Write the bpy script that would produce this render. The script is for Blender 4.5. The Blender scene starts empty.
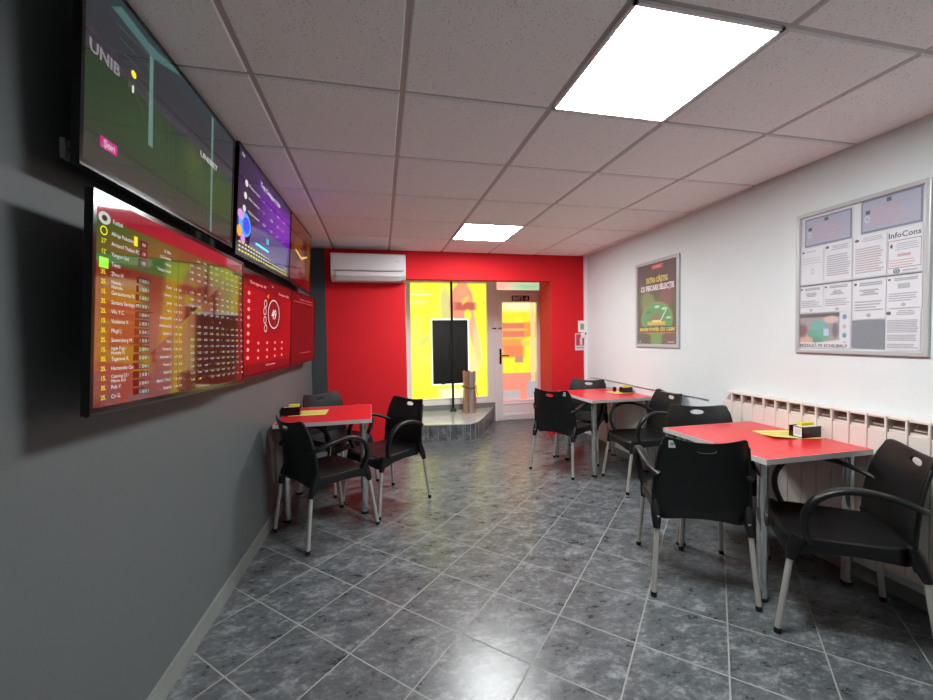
import bpy, bmesh, math, random
from mathutils import Vector, Matrix
random.seed(7)  # fixed layout
sc = bpy.context.scene
COL = sc.collection
PI = math.pi

# ------------------------------------------------------------------ camera
F_PX = 403.6; YAW = .2197; PIT = -.0335; ROL = -.0153; CAM_H = 1.3375; CEIL = 2.333
cam_d = bpy.data.cameras.new('camera'); cam = bpy.data.objects.new('camera', cam_d); COL.objects.link(cam)
cam_d.sensor_width = 36; cam_d.lens = 36 * F_PX / 933; cam_d.clip_start = .02
fw = Vector((math.sin(YAW) * math.cos(PIT), math.cos(YAW) * math.cos(PIT), math.sin(PIT)))
rt = Vector((math.cos(YAW), -math.sin(YAW), 0)); up = rt.cross(fw)
c_, s_ = math.cos(ROL), math.sin(ROL)
r2 = rt * c_ + up * s_
u2 = up * c_ - rt * s_
R = Matrix((r2, u2, -fw)).transposed()
cam.matrix_world = Matrix.Translation((0, 0, CAM_H)) @ R.to_4x4()
sc.camera = cam
sc.view_settings.view_transform = 'Standard'; sc.view_settings.look = 'None'
sc.view_settings.gamma = 1; sc.view_settings.use_curve_mapping = False
sc.view_settings.exposure = 2.06

# ------------------------------------------------------------------ materials
def lin(c):
    return tuple(((v / 255) / 12.92 if v / 255 <= .04045 else ((v / 255 + .055) / 1.055) ** 2.4) for v in c)

def new_mat(name):
    m = bpy.data.materials.new(name); m.use_nodes = True
    return m, m.node_tree.nodes, m.node_tree.links, m.node_tree.nodes['Principled BSDF']

MC = {}
def pm(name, rgb, rough=.5, metal=0, noise=None, bump=None, spec=None, coat=0, emit=None, estr=0, var=.15):
    """principled material, small procedural colour variation and bump"""
    if name in MC: return MC[name]
    m, N, L, P = new_mat(name)
    c = lin(rgb)
    P.inputs['Roughness'].default_value = rough; P.inputs['Metallic'].default_value = metal
    if spec is not None: P.inputs['Specular IOR Level'].default_value = spec
    if coat: P.inputs['Coat Weight'].default_value = coat; P.inputs['Coat Roughness'].default_value = .06
    tc = N.new('ShaderNodeTexCoord')
    nz = N.new('ShaderNodeTexNoise'); nz.inputs['Scale'].default_value = noise or 6; nz.inputs['Detail'].default_value = 5
    L.new(tc.outputs['Object'], nz.inputs['Vector'])
    mx = N.new('ShaderNodeMix'); mx.data_type = 'RGBA'
    mx.inputs['A'].default_value = tuple(v * (1 - var) for v in c) + (1,)
    mx.inputs['B'].default_value = tuple(min(1, v * (1 + var)) for v in c) + (1,)
    L.new(nz.outputs['Fac'], mx.inputs['Factor']); L.new(mx.outputs['Result'], P.inputs['Base Color'])
    if bump:
        n2 = N.new('ShaderNodeTexNoise'); n2.inputs['Scale'].default_value = bump[0]; n2.inputs['Detail'].default_value = 3
        L.new(tc.outputs['Object'], n2.inputs['Vector'])
        b = N.new('ShaderNodeBump'); b.inputs['Strength'].default_value = bump[1]; b.inputs['Distance'].default_value = .002
        L.new(n2.outputs['Fac'], b.inputs['Height']); L.new(b.outputs['Normal'], P.inputs['Normal'])
    if emit:
        P.inputs['Emission Color'].default_value = lin(emit) + (1,); P.inputs['Emission Strength'].default_value = estr
    MC[name] = m
    return m

def screen(name, rgb, k=1.0):
    """pixel colour of a lit display behind glossy glass"""
    if name in MC: return MC[name]
    m, N, L, P = new_mat(name)
    P.inputs['Base Color'].default_value = (.004, .004, .004, 1)
    P.inputs['Roughness'].default_value = .045; P.inputs['Specular IOR Level'].default_value = 1.0
    P.inputs['Emission Color'].default_value = lin(rgb) + (1,)
    P.inputs['Emission Strength'].default_value = k
    MC[name] = m
    return m

def flat(name, rgb, rough=.6): return pm(name, rgb, rough, var=.04)

def mask_shapes(N, L, uvsock, base_sock, shapes):
    """shapes: (kind, cx, cy, hw, hh, rot, soft, rgb) mixed over base colour in surface UV"""
    cur = base_sock
    for kind, cx, cy, hw, hh, rot, soft, rgb in shapes:
        mp = N.new('ShaderNodeMapping'); mp.vector_type = 'TEXTURE'
        mp.inputs['Location'].default_value = (cx, cy, 0); mp.inputs['Rotation'].default_value = (0, 0, rot)
        mp.inputs['Scale'].default_value = (hw, hh, 1)
        L.new(uvsock, mp.inputs['Vector'])
        if kind == 'e':
            ln = N.new('ShaderNodeVectorMath'); ln.operation = 'LENGTH'
            L.new(mp.outputs['Vector'], ln.inputs[0]); d = ln.outputs['Value']
        else:
            ab = N.new('ShaderNodeVectorMath'); ab.operation = 'ABSOLUTE'; L.new(mp.outputs['Vector'], ab.inputs[0])
            sp = N.new('ShaderNodeSeparateXYZ'); L.new(ab.outputs['Vector'], sp.inputs[0])
            mm = N.new('ShaderNodeMath'); mm.operation = 'MAXIMUM'
            L.new(sp.outputs['X'], mm.inputs[0]); L.new(sp.outputs['Y'], mm.inputs[1]); d = mm.outputs[0]
        mr = N.new('ShaderNodeMapRange'); mr.interpolation_type = 'SMOOTHSTEP'
        mr.inputs['From Min'].default_value = 1 - soft; mr.inputs['From Max'].default_value = 1 + soft
        mr.inputs['To Min'].default_value = 1; mr.inputs['To Max'].default_value = 0
        L.new(d, mr.inputs['Value'])
        mx = N.new('ShaderNodeMix'); mx.data_type = 'RGBA'
        mx.inputs['B'].default_value = lin(rgb) + (1,)
        L.new(mr.outputs['Result'], mx.inputs['Factor']); L.new(cur, mx.inputs['A'])
        cur = mx.outputs['Result']
    return cur

def shape_mat(name, base, shapes, mode='screen', k=1.0, nz=None, rough=.5):
    m, N, L, P = new_mat(name)
    tc = N.new('ShaderNodeTexCoord')
    if nz:
        n = N.new('ShaderNodeTexNoise'); n.inputs['Scale'].default_value = nz[0]; n.inputs['Detail'].default_value = 6
        L.new(tc.outputs['UV'], n.inputs['Vector'])
        cr = N.new('ShaderNodeMapRange'); cr.inputs['From Min'].default_value = .38; cr.inputs['From Max'].default_value = .68
        L.new(n.outputs['Fac'], cr.inputs['Value'])
        mx = N.new('ShaderNodeMix'); mx.data_type = 'RGBA'
        mx.inputs['A'].default_value = lin(base) + (1,); mx.inputs['B'].default_value = lin(nz[1]) + (1,)
        L.new(cr.outputs['Result'], mx.inputs['Factor']); b = mx.outputs['Result']
    else:
        rg = N.new('ShaderNodeRGB'); rg.outputs[0].default_value = lin(base) + (1,); b = rg.outputs[0]
    c = mask_shapes(N, L, tc.outputs['UV'], b, shapes)
    if mode == 'screen':
        P.inputs['Base Color'].default_value = (.004, .004, .004, 1); P.inputs['Roughness'].default_value = .045; P.inputs['Specular IOR Level'].default_value = 1.0
        L.new(c, P.inputs['Emission Color']); P.inputs['Emission Strength'].default_value = k
    elif mode == 'paper':
        L.new(c, P.inputs['Base Color']); P.inputs['Roughness'].default_value = rough
    else:  # translucent printed film on glass
        N.remove(P)
        tr = N.new('ShaderNodeBsdfTranslucent'); df = N.new('ShaderNodeBsdfDiffuse'); gl = N.new('ShaderNodeBsdfGlossy')
        gl.inputs['Roughness'].default_value = .08
        L.new(c, tr.inputs['Color']); L.new(c, df.inputs['Color'])
        a = N.new('ShaderNodeMixShader'); a.inputs[0].default_value = .3
        L.new(tr.outputs[0], a.inputs[1]); L.new(df.outputs[0], a.inputs[2])
        fr = N.new('ShaderNodeFresnel'); fr.inputs['IOR'].default_value = 1.4
        a2 = N.new('ShaderNodeMixShader'); L.new(fr.outputs[0], a2.inputs[0]); L.new(a.outputs[0], a2.inputs[1]); L.new(gl.outputs[0], a2.inputs[2])
        L.new(a2.outputs[0], N['Material Output'].inputs['Surface'])
    return m

M_left = pm('paint_dark_grey', (92, 97, 98), .55, bump=(90, .25), var=.05)
M_strip = pm('strip_dark_grey', (62, 68, 70), .55, bump=(90, .2), var=.05)  # darker grey than the left wall
M_red = pm('paint_red', (214, 9, 27), .8, bump=(80, .2), var=.05)
M_white = pm('paint_white', (220, 226, 227), .7, bump=(60, .35), var=.03)
M_skirt = pm('skirting_grey_tile', (126, 131, 127), .35, noise=9, var=.15)
M_pvc = pm('white_pvc', (246, 243, 244), .3, var=.02)
M_black = pm('black_plastic', (11, 11, 12), .42, bump=(220, .25), var=.1)
M_blackg = pm('black_gloss', (10, 10, 11), .14, var=.05)
M_alu = pm('aluminium', (206, 203, 196), .42, metal=.6, var=.05)
M_chrome = pm('chrome', (222, 222, 222), .18, metal=.9, var=.03)
M_redtop = pm('red_laminate', (214, 44, 50), .25, noise=20, var=.06)
M_edge = pm('grey_edge_band', (190, 186, 184), .4, var=.03)
M_rad = pm('radiator_enamel', (224, 214, 206), .35, var=.02)
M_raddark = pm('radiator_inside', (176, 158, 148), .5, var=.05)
M_frame = pm('silver_frame', (188, 190, 192), .35, metal=.15, var=.03)
M_paper = flat('white_paper', (214, 214, 220), .5)
M_grid = pm('ceiling_grid', (190, 184, 184), .5, var=.03)
M_ac = pm('ac_plastic', (226, 224, 226), .3, var=.02)
M_yel = shape_mat('yellow_slip', (236, 222, 128), [('r', .5, .5, .42, .05, 0, .3, (200, 176, 70)), ('r', .5, .72, .42, .04, 0, .3, (206, 184, 72)), ('r', .5, .27, .42, .04, 0, .3, (206, 184, 72))], 'paper', nz=(9, (216, 208, 96)))
M_rubber = flat('black_rubber', (16, 16, 16), .7)
M_bag = pm('brown_silver_wrap', (206, 202, 196), .3, metal=.8, noise=14, var=.35, bump=(30, .6))
M_cop = pm('copper_wrap', (200, 164, 140), .3, metal=.8, noise=14, var=.3, bump=(30, .6))
M_lgrey = flat('light_grey', (160, 162, 160))

# ceiling tiles: mineral fibre with pits
def ceiling_mat():
    m, N, L, P = new_mat('mineral_fibre_tile')
    tc = N.new('ShaderNodeTexCoord')
    v = N.new('ShaderNodeTexVoronoi'); v.inputs['Scale'].default_value = 85; v.inputs['Randomness'].default_value = 1
    L.new(tc.outputs['Object'], v.inputs['Vector'])
    n = N.new('ShaderNodeTexNoise'); n.inputs['Scale'].default_value = 18; n.inputs['Detail'].default_value = 4
    L.new(tc.outputs['Object'], n.inputs['Vector'])
    th = N.new('ShaderNodeMath'); th.operation = 'MULTIPLY'; th.inputs[1].default_value = .42; L.new(n.outputs['Fac'], th.inputs[0])
    lt = N.new('ShaderNodeMapRange'); lt.inputs['From Min'].default_value = -.06; lt.inputs['From Max'].default_value = .05
    sb = N.new('ShaderNodeMath'); sb.operation = 'SUBTRACT'; L.new(v.outputs['Distance'], sb.inputs[0]); L.new(th.outputs[0], sb.inputs[1])
    L.new(sb.outputs[0], lt.inputs['Value'])
    mx = N.new('ShaderNodeMix'); mx.data_type = 'RGBA'
    mx.inputs['A'].default_value = lin((218, 217, 217)) + (1,); mx.inputs['B'].default_value = lin((252, 251, 251)) + (1,)
    L.new(lt.outputs['Result'], mx.inputs['Factor']); L.new(mx.outputs['Result'], P.inputs['Base Color'])
    P.inputs['Roughness'].default_value = .95; P.inputs['Specular IOR Level'].default_value = .1
    b = N.new('ShaderNodeBump'); b.inputs['Strength'].default_value = .3; b.inputs['Distance'].default_value = .0015
    L.new(lt.outputs['Result'], b.inputs['Height']); L.new(b.outputs['Normal'], P.inputs['Normal'])
    return m
M_ceil = ceiling_mat()

# floor tiles, laid diagonally
def tile_mat(name, fx, fy, rot, su, sv, vertical=False):
    m, N, L, P = new_mat(name)
    tc = N.new('ShaderNodeTexCoord')
    def math2(op, a, b=None):
        x = N.new('ShaderNodeMath'); x.operation = op
        for i, q in enumerate((a, b)):
            if q is None: continue
            if isinstance(q, (int, float)): x.inputs[i].default_value = q
            else: L.new(q, x.inputs[i])
        return x.outputs[0]
    sub = N.new('ShaderNodeVectorMath'); sub.operation = 'SUBTRACT'; sub.inputs[1].default_value = (fx, fy, 0)
    L.new(tc.outputs['Object'], sub.inputs[0])
    def dot(v):
        d = N.new('ShaderNodeVectorMath'); d.operation = 'DOT_PRODUCT'; d.inputs[1].default_value = v
        L.new(sub.outputs['Vector'], d.inputs[0]); return d.outputs['Value']
    u = math2('DIVIDE', dot((math.sin(rot), math.cos(rot), 0)), su)
    v = math2('DIVIDE', dot((math.cos(rot), -math.sin(rot), 0)), sv)
    def edge(t):
        f = math2('FRACT', math2('ADD', t, .5)); return math2('ABSOLUTE', math2('SUBTRACT', f, .5))
    d = math2('MINIMUM', edge(u), edge(v))
    mr = N.new('ShaderNodeMapRange'); mr.inputs['From Min'].default_value = .0075; mr.inputs['From Max'].default_value = .0105
    L.new(d, mr.inputs['Value'])
    cid = N.new('ShaderNodeCombineXYZ'); L.new(math2('FLOOR', u), cid.inputs[0]); L.new(math2('FLOOR', v), cid.inputs[1])
    wn = N.new('ShaderNodeTexWhiteNoise'); wn.noise_dimensions = '3D'; L.new(cid.outputs[0], wn.inputs['Vector'])
    off = N.new('ShaderNodeVectorMath'); off.operation = 'SCALE'; off.inputs['Scale'].default_value = 30; L.new(wn.outputs['Color'], off.inputs[0])
    pv = N.new('ShaderNodeVectorMath'); pv.operation = 'ADD'; L.new(tc.outputs['Object'], pv.inputs[0]); L.new(off.outputs['Vector'], pv.inputs[1])
    st = N.new('ShaderNodeMapping'); st.inputs['Scale'].default_value = (1, 1.7, 1); st.inputs['Rotation'].default_value = (0, 0, rot); L.new(pv.outputs['Vector'], st.inputs['Vector'])
    n1 = N.new('ShaderNodeTexNoise'); n1.inputs['Scale'].default_value = 8; n1.inputs['Detail'].default_value = 10; n1.inputs['Roughness'].default_value = .78; n1.inputs['Distortion'].default_value = .15
    L.new(st.outputs['Vector'], n1.inputs['Vector'])
    n3 = N.new('ShaderNodeTexNoise'); n3.inputs['Scale'].default_value = 34; n3.inputs['Detail'].default_value = 6; n3.inputs['Roughness'].default_value = .7; L.new(st.outputs['Vector'], n3.inputs['Vector'])
    nmix = N.new('ShaderNodeMix'); nmix.data_type = 'FLOAT'; nmix.inputs['Factor'].default_value = .33
    L.new(n1.outputs['Fac'], nmix.inputs['A']); L.new(n3.outputs['Fac'], nmix.inputs['B'])
    cr = N.new('ShaderNodeValToRGB'); e = cr.color_ramp.elements
    e[0].position = .36; e[0].color = lin((56, 60, 63)) + (1,)
    e[1].position = .66; e[1].color = lin((150, 154, 156)) + (1,)
    q = e.new(.5); q.color = lin((86, 91, 94)) + (1,)
    L.new(nmix.outputs['Result'], cr.inputs['Fac'])
    mx = N.new('ShaderNodeMix'); mx.data_type = 'RGBA'; mx.inputs['A'].default_value = lin((142, 144, 141)) + (1,)
    L.new(mr.outputs['Result'], mx.inputs['Factor']); L.new(cr.outputs['Color'], mx.inputs['B'])
    L.new(mx.outputs['Result'], P.inputs['Base Color'])
    rr = N.new('ShaderNodeMapRange'); rr.inputs['To Min'].default_value = .23; rr.inputs['To Max'].default_value = .34; P.inputs['Specular IOR Level'].default_value = .6
    L.new(n1.outputs['Fac'], rr.inputs['Value'])
    ro = N.new('ShaderNodeMix'); ro.data_type = 'FLOAT'; ro.inputs['A'].default_value = .8
    L.new(mr.outputs['Result'], ro.inputs['Factor']); L.new(rr.outputs['Result'], ro.inputs['B']); L.new(ro.outputs['Result'], P.inputs['Roughness'])
    b = N.new('ShaderNodeBump'); b.inputs['Strength'].default_value = .6; b.inputs['Distance'].default_value = .0015
    ad = math2('ADD', mr.outputs['Result'], math2('MULTIPLY', n1.outputs['Fac'], .25))
    L.new(ad, b.inputs['Height']); L.new(b.outputs['Normal'], P.inputs['Normal'])
    return m
M_floor = tile_mat('floor_tiles', .3428, 1.7437, .7733, .3378, .3414)
M_plat = tile_mat('platform_tiles', .75, 5.0, 0.0, 2.0, .34)

# ------------------------------------------------------------------ mesh helpers
def obj(name, bm, mats, parent=None, smooth=None):
    bmesh.ops.recalc_face_normals(bm, faces=bm.faces) if smooth != 'keep' else None
    me = bpy.data.meshes.new(name); bm.to_mesh(me); bm.free()
    for m in (mats if isinstance(mats, (list, tuple)) else [mats]): me.materials.append(m)
    if smooth and smooth != 'keep':
        me.polygons.foreach_set('use_smooth', [True] * len(me.polygons))
        me.set_sharp_from_angle(angle=math.radians(smooth))
    o = bpy.data.objects.new(name, me); COL.objects.link(o)
    if parent: o.parent = parent
    return o

def tag(o, label, cat, group=None):
    o['label'] = label; o['category'] = cat
    if group: o['group'] = group
    return o

def empty(name, loc=(0, 0, 0), rz=0):
    o = bpy.data.objects.new(name, None); COL.objects.link(o); o.location = loc; o.rotation_euler = (0, 0, rz)
    o.empty_display_size = .05
    return o

def struct(o):
    o['kind'] = 'structure'; return o

def box(bm, lo, hi, mi=0, bev=0, M=None):
    a, b = Vector(lo), Vector(hi)
    vs = [bm.verts.new((x, y, z)) for z in (a.z, b.z) for y in (a.y, b.y) for x in (a.x, b.x)]
    fs = [bm.faces.new([vs[i] for i in q]) for q in ((0, 2, 3, 1), (4, 5, 7, 6), (0, 1, 5, 4), (2, 6, 7, 3), (0, 4, 6, 2), (1, 3, 7, 5))]
    for f in fs: f.material_index = mi
    if M: bmesh.ops.transform(bm, matrix=M, verts=vs)
    if bev:
        es = list({e for f in fs for e in f.edges})
        r = bmesh.ops.bevel(bm, geom=es, offset=bev, segments=2, profile=.6, affect='EDGES')
        for f in r['faces']: f.material_index = mi
    return vs

def prism(bm, pts, z0, z1, mi=0):
    """extrude xy outline between z0 and z1"""
    lo = [bm.verts.new((p[0], p[1], z0)) for p in pts]; hi = [bm.verts.new((p[0], p[1], z1)) for p in pts]
    n = len(pts); fs = [bm.faces.new(lo[::-1]), bm.faces.new(hi)]
    for i in range(n): fs.append(bm.faces.new((lo[i], lo[(i + 1) % n], hi[(i + 1) % n], hi[i])))
    for f in fs: f.material_index = mi
    return fs

def tube(bm, pts, rad, seg=12, mi=0, flat_=None, cap=True):
    """swept tube; rad number or list; flat_=(w,h) elliptical section, w sideways"""
    pts = [Vector(p) for p in pts]; n = len(pts); rings = []
    prev = None
    for i, p in enumerate(pts):
        t = (pts[min(i + 1, n - 1)] - pts[max(i - 1, 0)]).normalized()
        if prev is None:
            a = Vector((1, 0, 0)) if abs(t.x) < .8 else Vector((0, 1, 0))
            a = (a - t * a.dot(t)).normalized()
        else:
            a = (prev - t * prev.dot(t)).normalized()
        prev = a; b = t.cross(a)
        r = rad[i] if isinstance(rad, (list, tuple)) else rad
        wa, wb = flat_ if flat_ else (r, r)
        ring = []
        for k in range(seg):
            th = 2 * PI * k / seg; ca, sa = math.cos(th), math.sin(th)
            if flat_:
                ca = math.copysign(abs(ca) ** .6, ca); sa = math.copysign(abs(sa) ** .6, sa)
            ring.append(bm.verts.new(p + a * ca * wa + b * sa * wb))
        rings.append(ring)
    fs = []
    for i in range(n - 1):
        for k in range(seg):
            fs.append(bm.faces.new((rings[i][k], rings[i][(k + 1) % seg], rings[i + 1][(k + 1) % seg], rings[i + 1][k])))
    if cap: fs += [bm.faces.new(rings[0][::-1]), bm.faces.new(rings[-1])]
    for f in fs: f.material_index = mi
    return fs

def BM(): return bmesh.new()

def text_faces(txt, bold=0):
    """list of polygons (in text units, height ~ .7) and width"""
    cu = bpy.data.curves.new('t', 'FONT'); cu.body = txt; cu.size = 1; cu.resolution_u = 2
    if bold: cu.offset = bold
    o = bpy.data.objects.new('t', cu); COL.objects.link(o)
    bpy.context.view_layer.update()
    dg = bpy.context.evaluated_depsgraph_get(); me = o.evaluated_get(dg).to_mesh()
    vs = [v.co.copy() for v in me.vertices]; fs = [tuple(p.vertices) for p in me.polygons]
    o.evaluated_get(dg).to_mesh_clear(); bpy.data.objects.remove(o); bpy.data.curves.remove(cu)
    w = max([v.x for v in vs] + [.01])
    return vs, fs, w

class Sheet:
    """flat printed surface: u,v in 0..1 over a quad given by origin, U and V edge vectors (optionally 4 corners)"""
    def __init__(self, bl, br, tl, tr=None, flip=False):
        self.bl, self.br, self.tl = Vector(bl), Vector(br), Vector(tl)
        self.tr = Vector(tr) if tr is not None else self.br + self.tl - self.bl
        self.n = (self.br - self.bl).cross(self.tl - self.bl).normalized()
        self.W = (self.br - self.bl).length; self.H = (self.tl - self.bl).length
        self.bm = BM(); self.uv = self.bm.loops.layers.uv.new('UVMap'); self.mats = []; self.lift = 0
    def P(self, u, v, d=0):
        return (self.bl * (1 - u) + self.br * u) * (1 - v) + (self.tl * (1 - u) + self.tr * u) * v + self.n * d
    def mi(self, m):
        if m not in self.mats: self.mats.append(m)
        return self.mats.index(m)
    def poly(self, pts, m, d=None):
        d = self.nextd() if d is None else d
        f = self.bm.faces.new([self.bm.verts.new(self.P(u, v, d)) for u, v in pts]); f.material_index = self.mi(m)
        for l, (u, v) in zip(f.loops, pts): l[self.uv].uv = (u, v)
        return f
    def rect(self, u0, v0, u1, v1, m, d=None): return self.poly([(u0, v0), (u1, v0), (u1, v1), (u0, v1)], m, d)
    def ell(self, cu, cv, ru, rv, m, d=None, n=24, a0=0, a1=2 * PI):
        return self.poly([(cu + ru * math.cos(a0 + (a1 - a0) * i / n), cv + rv * math.sin(a0 + (a1 - a0) * i / n)) for i in range(n)], m, d)
    def ring(self, cu, cv, ru, rv, m, t=.15, n=28, d=None):
        d = self.nextd() if d is None else d
        for i in range(n):
            a, b = 2 * PI * i / n, 2 * PI * (i + 1) / n
            self.poly([(cu + ru * math.cos(a), cv + rv * math.sin(a)), (cu + ru * math.cos(b), cv + rv * math.sin(b)),
                       (cu + ru * (1 - t) * math.cos(b), cv + rv * (1 - t) * math.sin(b)), (cu + ru * (1 - t) * math.cos(a), cv + rv * (1 - t) * math.sin(a))], m, d)
    def text(self, s, u, v, h, m, width=None, bold=0, align='l', d=None, shear=0):
        """h cap height in v units; width: force width in u units"""
        vs, fs, w = text_faces(s, bold)
        d = self.nextd() if d is None else d
        k = h / .7; ku = (width / w) if width else k * self.H / self.W
        if align == 'c': u -= w * ku / 2
        if align == 'r': u -= w * ku
        bv = [self.bm.verts.new(self.P(u + q.x * ku, v + q.y * k + q.x * shear, d)) for q in vs]
        ix = self.mi(m)
        for f in fs:
            if len(set(f)) < 3: continue
            try: g = self.bm.faces.new([bv[i] for i in f]); g.material_index = ix
            except ValueError: pass
    def nextd(self):
        self.lift += 1; return .0004 + .00006 * self.lift
    def build(self, name, parent=None):
        return obj(name, self.bm, self.mats, parent, smooth='keep')

# ------------------------------------------------------------------ room shell
def xl(y): return -.81 + .036 * (y - 1.68)      # left wall surface
def xr(y): return 2.528 + .029 * (y - 1.375)    # right wall surface
YB, YN, YF = 4.71, -1.9, 6.08

bm = BM(); box(bm, (-1.4, YN - .2, -.1), (3.1, YF + .1, 0)); struct(obj('floor', bm, M_floor))
bm = BM(); prism(bm, [(xl(YN), YN), (xl(YB + .2), YB + .2), (xl(YB) - .15, YB + .2), (xl(YN) - .15, YN)], 0, 2.6); struct(obj('wall_left', bm, M_left))
bm = BM(); prism(bm, [(xr(YN), YN), (xr(YN) + .15, YN), (xr(YF + .1) + .15, YF + .1), (xr(YF + .1), YF + .1)], 0, 2.6); struct(obj('wall_right', bm, M_white))
bm = BM(); box(bm, (-1.2, YN - .15, 0), (2.8, YN, 2.6)); struct(obj('wall_rear', bm, M_white))
# red back wall: left pier (grey strip + red), header, right pier with splayed reveal
bm = BM()
prism(bm, [(-.535, YB), (.34, YB), (.40, YF + .1), (-.535, YF + .1)], 0, 2.6)
box(bm, (.34, YB, 2.012), (2.145, YB + .14, 2.6))
prism(bm, [(2.145, YB), (xr(YB) + .02, YB), (xr(YF) + .02, YF + .1), (2.60, YF + .1)], 0, 2.6)
bmesh.ops.remove_doubles(bm, verts=bm.verts, dist=1e-5)
struct(obj('wall_back', bm, M_red))
bm = BM(); prism(bm, [(2.11, YB + .01), (2.14, YB + .01), (2.595, YF - .04), (2.565, YF - .04)], 2.025, 2.35); struct(obj('trim_1', bm, M_red))
bm = BM(); box(bm, (xl(YB) - .1, YB, 0), (-.535, YF, 2.6)); struct(obj('wall_back_left', bm, M_strip))
# wall over the facade frames and under the window
bm = BM(); box(bm, (.38, YF - .02, 2.235), (2.66, YF + .1, 2.6)); struct(obj('wall_front', bm, M_red))
bm = BM(); box(bm, (.38, YF - .03, 0), (1.80, YF + .08, .30)); struct(obj('baseboard_front', bm, M_skirt))
# niche ceiling
bm = BM(); box(bm, (.2, YB + .1, 2.40), (2.8, YF + .1, 2.45)); struct(obj('ceiling_niche', bm, M_white))
# unseen white linings added in the niche to bounce light onto the frames
bm = BM(); prism(bm, [(.345, YB + .15), (.405, YF - .04), (.413, YF - .04), (.353, YB + .15)], .23, 2.39); struct(obj('bounce_lining_1', bm, M_pvc))
bm = BM(); box(bm, (.36, YB + .141, 2.02), (2.13, YB + .15, 2.39)); struct(obj('bounce_lining_2', bm, M_pvc))
# baseboards
bm = BM(); prism(bm, [(xl(YN) + .012, YN), (xl(YB) + .012, YB), (xl(YB), YB), (xl(YN), YN)], 0, .085); struct(obj('baseboard_left', bm, M_skirt))
bm = BM(); prism(bm, [(xr(YN) - .01, YN), (xr(YB) - .01, YB), (xr(YB), YB), (xr(YN), YN)], 0, .07); struct(obj('baseboard_right', bm, M_skirt))
bm = BM(); prism(bm, [(xl(YB), YB - .01), (.34, YB - .01), (.34, YB), (xl(YB), YB)], 0, .07)
prism(bm, [(2.145, YB - .01), (xr(YB), YB - .01), (xr(YB), YB), (2.145, YB)], 0, .07); 
prism(bm, [(2.145, YB - .01), (2.145, YB), (2.598, YF), (2.588, YF)], 0, .07); struct(obj('baseboard_back', bm, M_skirt))
# corner conduit
bm = BM(); box(bm, (xr(YB) - .035, YB - .03, .07), (xr(YB), YB, 2.333), bev=.003); struct(obj('trim_2', bm, M_pvc))

# suspended ceiling: regular tiles in a grid
GX = [-1.04, -.438, .140, .770, 1.345, 1.945, 2.545, 3.15]
GY = [YN - .1] + [1.69 + .6005 * k for k in range(-6, 6)]
GY = sorted(GY); GY[-1] = YB + .06
SK = lambda x, y: x + (.0 if abs(x - .14) > .01 else -.012 * (2.9 - y))
panels = {(4 - 1, 0), }
tiles = BM(); lights = []
for i in range(len(GX) - 1):
    for j in range(len(GY) - 1):
        x0, x1, y0, y1 = GX[i], GX[i + 1], GY[j], GY[j + 1]
        if i == 3 and any(abs(y0 - q) < .05 for q in (1.09, 3.49)):
            lights.append((x0, x1, y0, y1)); continue
        g = .009
        pts = [(SK(x0, y0) + g, y0 + g), (SK(x1, y0) - g, y0 + g), (SK(x1, y1) - g, y1 - g), (SK(x0, y1) + g, y1 - g)]
        pin = [(SK(x0, y0) + g + .006, y0 + g + .006), (SK(x1, y0) - g - .006, y0 + g + .006), (SK(x1, y1) - g - .006, y1 - g - .006), (SK(x0, y1) + g + .006, y1 - g - .006)]
        a = [tiles.verts.new((*p, CEIL + .008)) for p in pts]; b = [tiles.verts.new((*p, CEIL)) for p in pin]
        tiles.faces.new(b)
        for k in range(4): tiles.faces.new((a[k], a[(k + 1) % 4], b[(k + 1) % 4], b[k]))
for f in tiles.faces: f.normal_update()
struct(obj('ceiling', tiles, M_ceil, smooth='keep'))
bm = BM(); box(bm, (-1.3, YN - .2, CEIL + .0075), (3.1, YB + .16, CEIL + .03)); struct(obj('trim_3', bm, M_grid))

# light panels
M_lamp, N, L, P = new_mat('led_panel')
P.inputs['Emission Color'].default_value = (.97, 1, 1, 1); P.inputs['Emission Strength'].default_value = 14
P.inputs['Base Color'].default_value = (.9, .9, .9, 1)
lab = {1.09: 'large bright square LED ceiling panel nearest the camera', 3.49: 'square LED ceiling panel near the red wall, farther one', -1.31: 'square LED ceiling panel behind the camera'}
for x0, x1, y0, y1 in lights:
    k = min(lab, key=lambda q: abs(q - y0))
    t = empty('ceiling_light', ((x0 + x1) / 2, (y0 + y1) / 2, CEIL)); tag(t, lab[k], 'ceiling light', 'LED panels in the ceiling grid')
    w = (x1 - x0) / 2 - .008; h = (y1 - y0) / 2 - .008
    bm = BM()
    for a in ((-w, -h, w, -h + .012), (-w, h - .012, w, h), (-w, -h, -w + .012, h), (w - .012, -h, w, h)): box(bm, (a[0], a[1], -.004), (a[2], a[3], .008))
    obj('frame', bm, M_pvc, t)
    bm = BM(); box(bm, (-w + .012, -h + .012, -.001), (w - .012, h - .012, .006)); obj('diffuser', bm, M_lamp, t)

# ------------------------------------------------------------------ facade: window, door, platform
Y0 = YF
def frame_rect(bm, x0, z0, x1, z1, w, y0, y1, bev=.006):
    box(bm, (x0, y0, z0), (x0 + w, y1, z1), bev=bev); box(bm, (x1 - w, y0, z0), (x1, y1, z1), bev=bev)
    box(bm, (x0 + w, y0, z1 - w), (x1 - w, y1, z1), bev=bev); box(bm, (x0 + w, y0, z0), (x1 - w, y1, z0 + w), bev=bev)

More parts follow.
